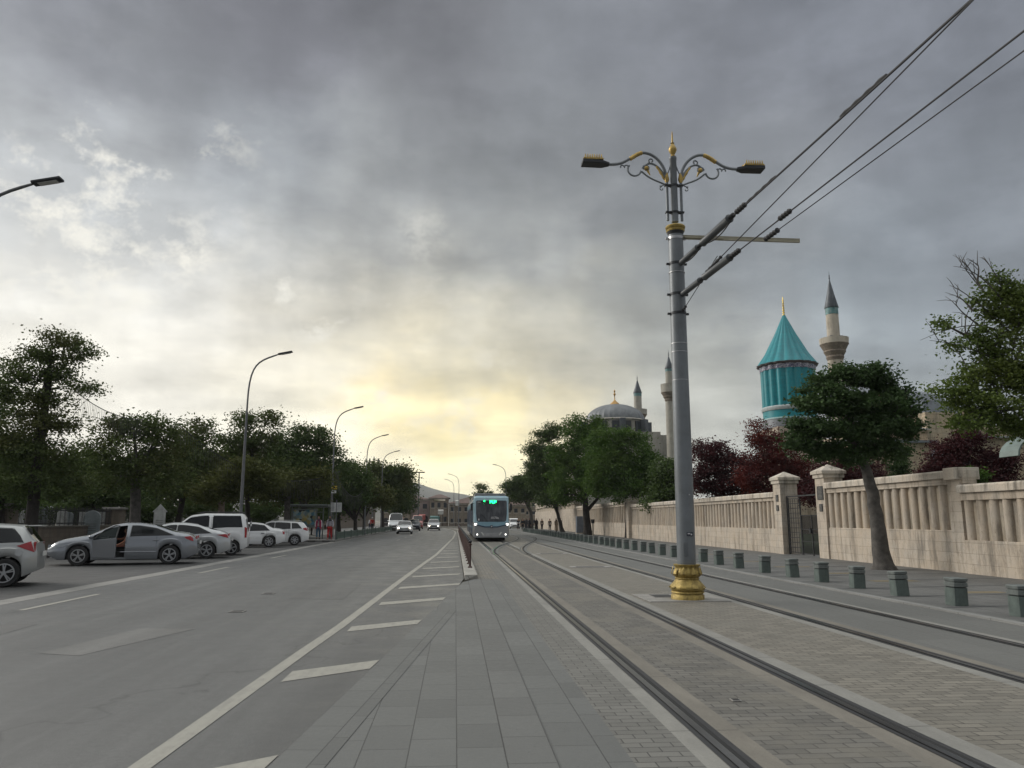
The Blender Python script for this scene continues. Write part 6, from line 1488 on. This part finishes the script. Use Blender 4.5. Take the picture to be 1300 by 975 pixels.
# ------------------------------------------------------------ museum halls behind the right wall
M_hall=stonemat('museum_stone',(.44,.37,.27),.9,.4,.02); M_leadp=pm('pale_lead_sheet',(.17,.19,.21),.5,.2,.3,1.2,dirt=(.10,.11,.12)); M_brick=pm('red_brown_drum',(.24,.13,.09),.85,0,.3,1.5,dirt=(.12,.08,.06))
def atb(px,Y,row=None): return atY(px,(560 if Y<100 else 645) if row is None else row,Y).x
YH=62
hx=atb(1162,YH)
mh=empty('museum_hall',(hx,YH,0),0,'low stone hall with lead roofs and a red brown domed drum between two trees','museum building')
zh=lambda py,px=1170:zAt(px,py,YH); xh=lambda px: atb(px,YH)-hx
b=MB(); b.b2(xh(1178),xh(1215),0,7,0,zh(523)); b.b2(xh(1215),xh(1420),2,9,0,zh(535)); b.b2(xh(1110),xh(1178),2,9,0,zh(545)); b.build('walls',M_hall,mh,bevel=.02)
b=MB(); b.lathe([(xh(1222)-xh(1183)+.8,zh(523)),(xh(1222)-xh(1183)+.9,zh(522)),(xh(1222)-xh(1183)+.6,zh(506)),(.5,zh(500))],((xh(1183)+xh(1222))/2,4,0),n=8,phase=.4); b.build('octagon_roof',M_leadp,mh,True,angle=20)
b=MB(); b.lathe([(3.1,zh(512)),(3.0,zh(488))],(xh(1168),7,0),n=12); b.build('drum',M_brick,mh,True,angle=20)
b=MB(); b.lathe([(3.4,zh(490)),(3.2,zh(488)),(2.6,zh(481)),(1.2,zh(477)),(.1,zh(476))],(xh(1156),7,0),n=20,flute=.02,nf=10); d_=b.build('small_dome',M_leadp,mh,True,angle=20)
b=MB(); b.lathe([(.05,zh(477)),(.18,zh(474)),(.04,zh(471)),(.03,zh(464))],(xh(1155),7,0),n=8); b.b2(xh(1155)-.25,xh(1155)+.25,6.97,7.03,zh(467.5),zh(467)); b.build('finial',M_lead,d_,True)
b=MB(); x0,x1=xh(1150),xh(1190); b.add([(x0,-3,zh(590)),(x1+.6,-3,zh(590)),(x1,2.2,zh(556)),(x0-.4,2.2,zh(556))],[(0,1,2,3)]); b.add([(x0,-3,zh(590)),(x1+.6,-3,zh(590)),(x1+.6,-3,0),(x0,-3,0)],[(0,1,2,3)]); o=b.build('sloping_roof',pm('ribbed_lead_blue',(.15,.18,.22),.45,.3,.2,1),mh)
b=MB()
for q in range(9): x=x0+(x1-x0+.4)*q/8; b.tube([(x,-3,zh(590)+.03),(x-.2,2.2,zh(556)+.03)],.04,5)
b.build('roof_seams',M_leadp,o)
b=MB(); b.b2(xh(1150),xh(1192),1.7,2.4,zh(557),zh(554)); b.build('eaves',pm('pale_cornice',(.36,.33,.28),.8),mh)
b=MB(); b.add([(xh(1140),-.5,zh(546)),(xh(1180),-.5,zh(546)),(xh(1172),3,zh(532)),(xh(1145),3,zh(532))],[(0,1,2,3)]); b.build('low_roof',M_leadp,mh)
b=MB(); b.add([(xh(1215),1.5,zh(552)),(xh(1420),1.5,zh(552)),(xh(1420),5,zh(535)),(xh(1200),5,zh(535))],[(0,1,2,3)]); b.build('long_roof',M_leadp,mh)
b=MB(); b.b2(xh(1222),xh(1330),9,16,0,zh(498)); b.build('rear_wall',M_hall,mh); b=MB(); b.lathe([(3.6,zh(488)),(3.2,zh(478)),(1.6,zh(470)),(.1,zh(468))],(xh(1262),12,0),n=24); b.build('rear_dome',M_leadp,mh,True)
b=MB(); b.lathe([(3.6,zh(498)),(3.6,zh(488))],(xh(1262),12,0),n=24); b.build('rear_drum',M_brick,mh,True)
for px in (1262,): b=MB(); b.b2(xh(px)-.35,xh(px)+.35,-.03 if px<1215 else 1.97,.05 if px<1215 else 2.05,zh(556),zh(543)); b.build('window',pm('dark_window',(.02,.025,.03),.2),mh)
st=empty('garden_pergola',(atb(1128,42),42,.05),0,'brown timber posts of a garden pergola against the stone hall','pergola')
for dx in (-.75,-.3,.75): b=MB(); b.b2(dx-.07,dx+.07,-.07,.07,0,zAt(1128,566,42)); b.build('post',pm('brown_timber',(.09,.06,.035),.8),st)
b=MB(); b.b2(-1.0,1.0,-.05,.05,zAt(1128,566,42),zAt(1128,566,42)+.12); b.build('beam',pm('brown_timber',(.09,.06,.035),.8),st)
gw=empty('garden_house',(atb(1124,50),50,.05),0,'small pale stone garden building behind the leaning tree trunk','garden building')
b=MB(); b.b2(-2.6,3.2,0,3,0,zAt(1128,563,50)); b.build('walls',M_hall,gw); b=MB(); b.b2(-2.9,3.5,-.3,3.3,zAt(1128,563,50),zAt(1128,560,50)); b.build('flat_roof',M_leadp,gw)
cp=empty('arched_canopy',(atb(1300,24),24,.05),0,'grey green arched canopy on posts at the right edge behind the wall','canopy')
b=MB(); zc=zAt(1290,580,24); ze=zAt(1300,556,24); kx=mpp(1290,570,24)
vs=[];fs=[]
for i in range(13):
    a=PI*i/12
    for y in (0,.9): vs.append((-40*kx*math.cos(a)+30*kx,y,zc+(ze-zc)*math.sin(a)*1.15))
for i in range(12): fs.append((2*i,2*i+1,2*i+3,2*i+2))
b.add(vs,fs); o=b.build('canopy_roof',pm('canopy_green',(.14,.18,.165),.5),cp); so=o.modifiers.new('s','SOLIDIFY'); so.thickness=.06
b=MB()
for x in (4*kx,60*kx): b.b2(x-.06,x+.06,0,.12,0,zc+.25)
b.build('post',pm('canopy_post_cream',(.42,.38,.28),.7),cp)
# ------------------------------------------------------------ buildings at the end of the road
def house(label,px0,px1,Y,eave,ridge,wall,roof,dep=14,rows=((0,),),arch=False,hip=True,name='building',wins=4,floors=2):
    x0,x1=atb(px0,Y),atb(px1,Y); t=empty(name,((x0+x1)/2,Y,0),0,label,'building'); W=(x1-x0)/2; ze=zAt((px0+px1)/2,eave,Y); zr=zAt((px0+px1)/2,ridge,Y)
    b=MB(); b.b2(-W,W,0,dep,0,ze); b.build('walls',wall,t)
    o=.5; b=MB(); q=min(W,dep/2)*.8
    b.add([(-W-o,-o,ze),(W+o,-o,ze),(W+o,dep+o,ze),(-W-o,dep+o,ze),(-W+q,dep/2,zr),(W-q,dep/2,zr)],[(0,1,5,4),(2,3,4,5),(0,4,3),(1,2,5),(0,3,2,1)]); b.build('roof',roof,t)
    b=MB(); b.b2(-W-.25,W+.25,-.22,0,ze-.35,ze-.02); b.build('cornice',pm('far_cornice',(.40,.37,.32),.8),t)
    H=ze
    for f in range(floors):
        for i in range(wins):
            x=-W+(i+.5)*2*W/wins; zb_=H*(f+.30)/floors; hh=H/floors*.48; ww=min(1.3,W/wins*.8)
            b=MB()
            if arch and f==0: 
                ww=W/wins*.72; hh=H/floors*.6; b.prism([(x-ww,0.1),(x+ww,.1),(x+ww,hh)]+[(x+ww*math.cos(PI*q_/8),hh+ww*.8*math.sin(PI*q_/8)) for q_ in range(1,8)]+[(x-ww,hh)],-.06,.1,'Y'); b.build('archway',pm('dark_opening',(.015,.015,.016),.6),t)
            else:
                ww*=.6; hh*=.75; b.b2(x-ww,x+ww,-.06,.1,zb_,zb_+hh); wn=b.build('window',pm('dark_window',(.02,.025,.03),.2),t)
                b=MB(); b.b2(x-ww-.12,x+ww+.12,-.12,.0,zb_-.2,zb_-.02); b.build('sill',pm('far_cornice',(.40,.37,.32),.8),wn)
    return t
M_pink=pm('pinkish_plaster',(.34,.27,.25),.85,0,.15,.4,dirt=(.2,.16,.13)); M_bst=stonemat('brown_far_stone',(.27,.235,.19),1.2,.5,.03); M_tile=pm('red_brown_roof_tiles',(.11,.072,.060),.8,0,.3,.8); M_darkst=stonemat('dark_far_stone',(.22,.195,.165),1.2,.5,.03)
house('pale pink fronted building with arches at the end of the road, left one',500,545,205,634,628,M_pink,M_tile,arch=True,wins=4)
house('brown stone building with arcades far left beyond the last trees',486,520,198,641,636,M_bst,M_tile,arch=True,wins=4)
b4=house('square brown stone tower like building in the middle of the road end',545.5,569,200,632,626.5,M_bst,M_tile,wins=3)
b=MB(); b.b2(-1.2,1.6,-.2,-.13,6.3,7.2); b.build('lit_reflection_window',pm('mirror_pane',(.75,.66,.5),.05,.9),b4)
house('long low building with a red brown hipped roof and pale eaves left of the tram',570,640,190,639,629,M_darkst,M_tile,wins=8,arch=False)
house('stone house with a red roof just right of the tram',642,668,175,641,634,M_bst,M_tile,wins=3)
house('tall grey apartment block behind the trees right of the tram',655,700,230,604,600,M_bst,M_darkst,wins=5,floors=6)
# shop fronts and clutter low in the distance
for i,(px0,px1,y0,y1,c,l) in enumerate(((546,558,656,664,(.10,.20,.19),'teal awning of a shop under the brown stone building'),(556,563,648,653,(.45,.45,.42),'white shop sign under the brown stone building'),(578,583,636,642,(.5,.5,.48),'white square hanging sign left of the tram'),(531,540,654,660,(.30,.08,.07),'red awning under the pink fronted building'))):
    Y=188 if i!=2 else 185; x0,x1=atb(px0,Y),atb(px1,Y); za,zb_=zAt(px0,y1,Y),zAt(px0,y0,Y)
    t=empty('shop_sign' if 'sign' in l else 'awning',((x0+x1)/2,Y,0),0,l,'sign' if 'sign' in l else 'awning'); b=MB(); W=(x1-x0)/2; b.prism([(-.0,za),(-.0,zb_),(1.5,zb_+.2),(1.5,za+.4)],-W,W,'X'); 
    b.build('panel',pm('far_panel_%d'%i,c,.7),t); b=MB(); b.b2(-W+.1,-W+.25,.6,.75,0,za+.3); b.b2(W-.25,W-.1,.6,.75,0,za+.3); b.build('post',M_dark,t)
# ------------------------------------------------------------ mountain
def ridge(label,Y,tab,thick,mat):
    x_=[];
    b=MB(); pts=[(atY(px,py,Y).x,atY(px,py,Y).z) for px,py in tab]
    # resample with noise
    vs=[];fs=[]; nx=160; ny=14; X0,X1=pts[0][0],pts[-1][0]
    r_=np.random.default_rng(5); ph=r_.random(20)*6.28
    for j in range(ny+1):
        d=j/ny
        for i in range(nx+1):
            x=X0+(X1-X0)*i/nx; h=interp(pts,x); 
            wob=sum(math.sin(x*.0042*(q+1)*1.7+ph[q]+d*3*(q%3))/(q+1) for q in range(8))
            prof=math.sin(PI*.5*min(1,d*1.0))**.9
            z=max(-10,h*prof+wob*4*prof*(1-d*.5)); vs.append((x,Y-thick*(1-d),z))
    for j in range(ny):
        for i in range(nx): a=j*(nx+1)+i; fs.append((a,a+1,a+nx+2,a+nx+1))
    b.add(vs,fs); o=b.build('hills',mat,None,True); struct(o); return o
ridge('m',3000,[(300,655),(380,630),(450,618),(500,612),(518,611),(535,615),(552,621),(566,626),(590,629),(610,633),(650,636),(700,642),(800,650)],1300,pm('hill_scrub',(.09,.085,.06),.95,0,.3,.004))
# ------------------------------------------------------------ haze
hz=MB(); hz.b2(-2200,2200,-70,3300,-1.2,165); ho=hz.build('haze',None) if False else None
me=bpy.data.meshes.new('haze'); me.from_pydata(hz.v,[],hz.f); ho=bpy.data.objects.new('haze',me); COL.objects.link(ho)
bm=bmesh.new(); bm.from_mesh(me); bmesh.ops.recalc_face_normals(bm,faces=bm.faces); bm.to_mesh(me); bm.free()
m=bpy.data.materials.new('haze_air'); m.use_nodes=True; nt=m.node_tree; nt.nodes.clear(); out=N(nt,'ShaderNodeOutputMaterial'); pv=N(nt,'ShaderNodeVolumePrincipled')
pv.inputs['Color'].default_value=(.86,.90,.95,1); pv.inputs['Density'].default_value=HAZE; pv.inputs['Anisotropy'].default_value=.2
lk(nt,pv.outputs[0],out.inputs['Volume']); me.materials.append(m); tag(ho,'thin pale evening haze in the distance','haze',None,'stuff')
if HAZE<=0: bpy.data.objects.remove(ho)
scene.cycles.volume_bounces=0; scene.cycles.max_bounces=6
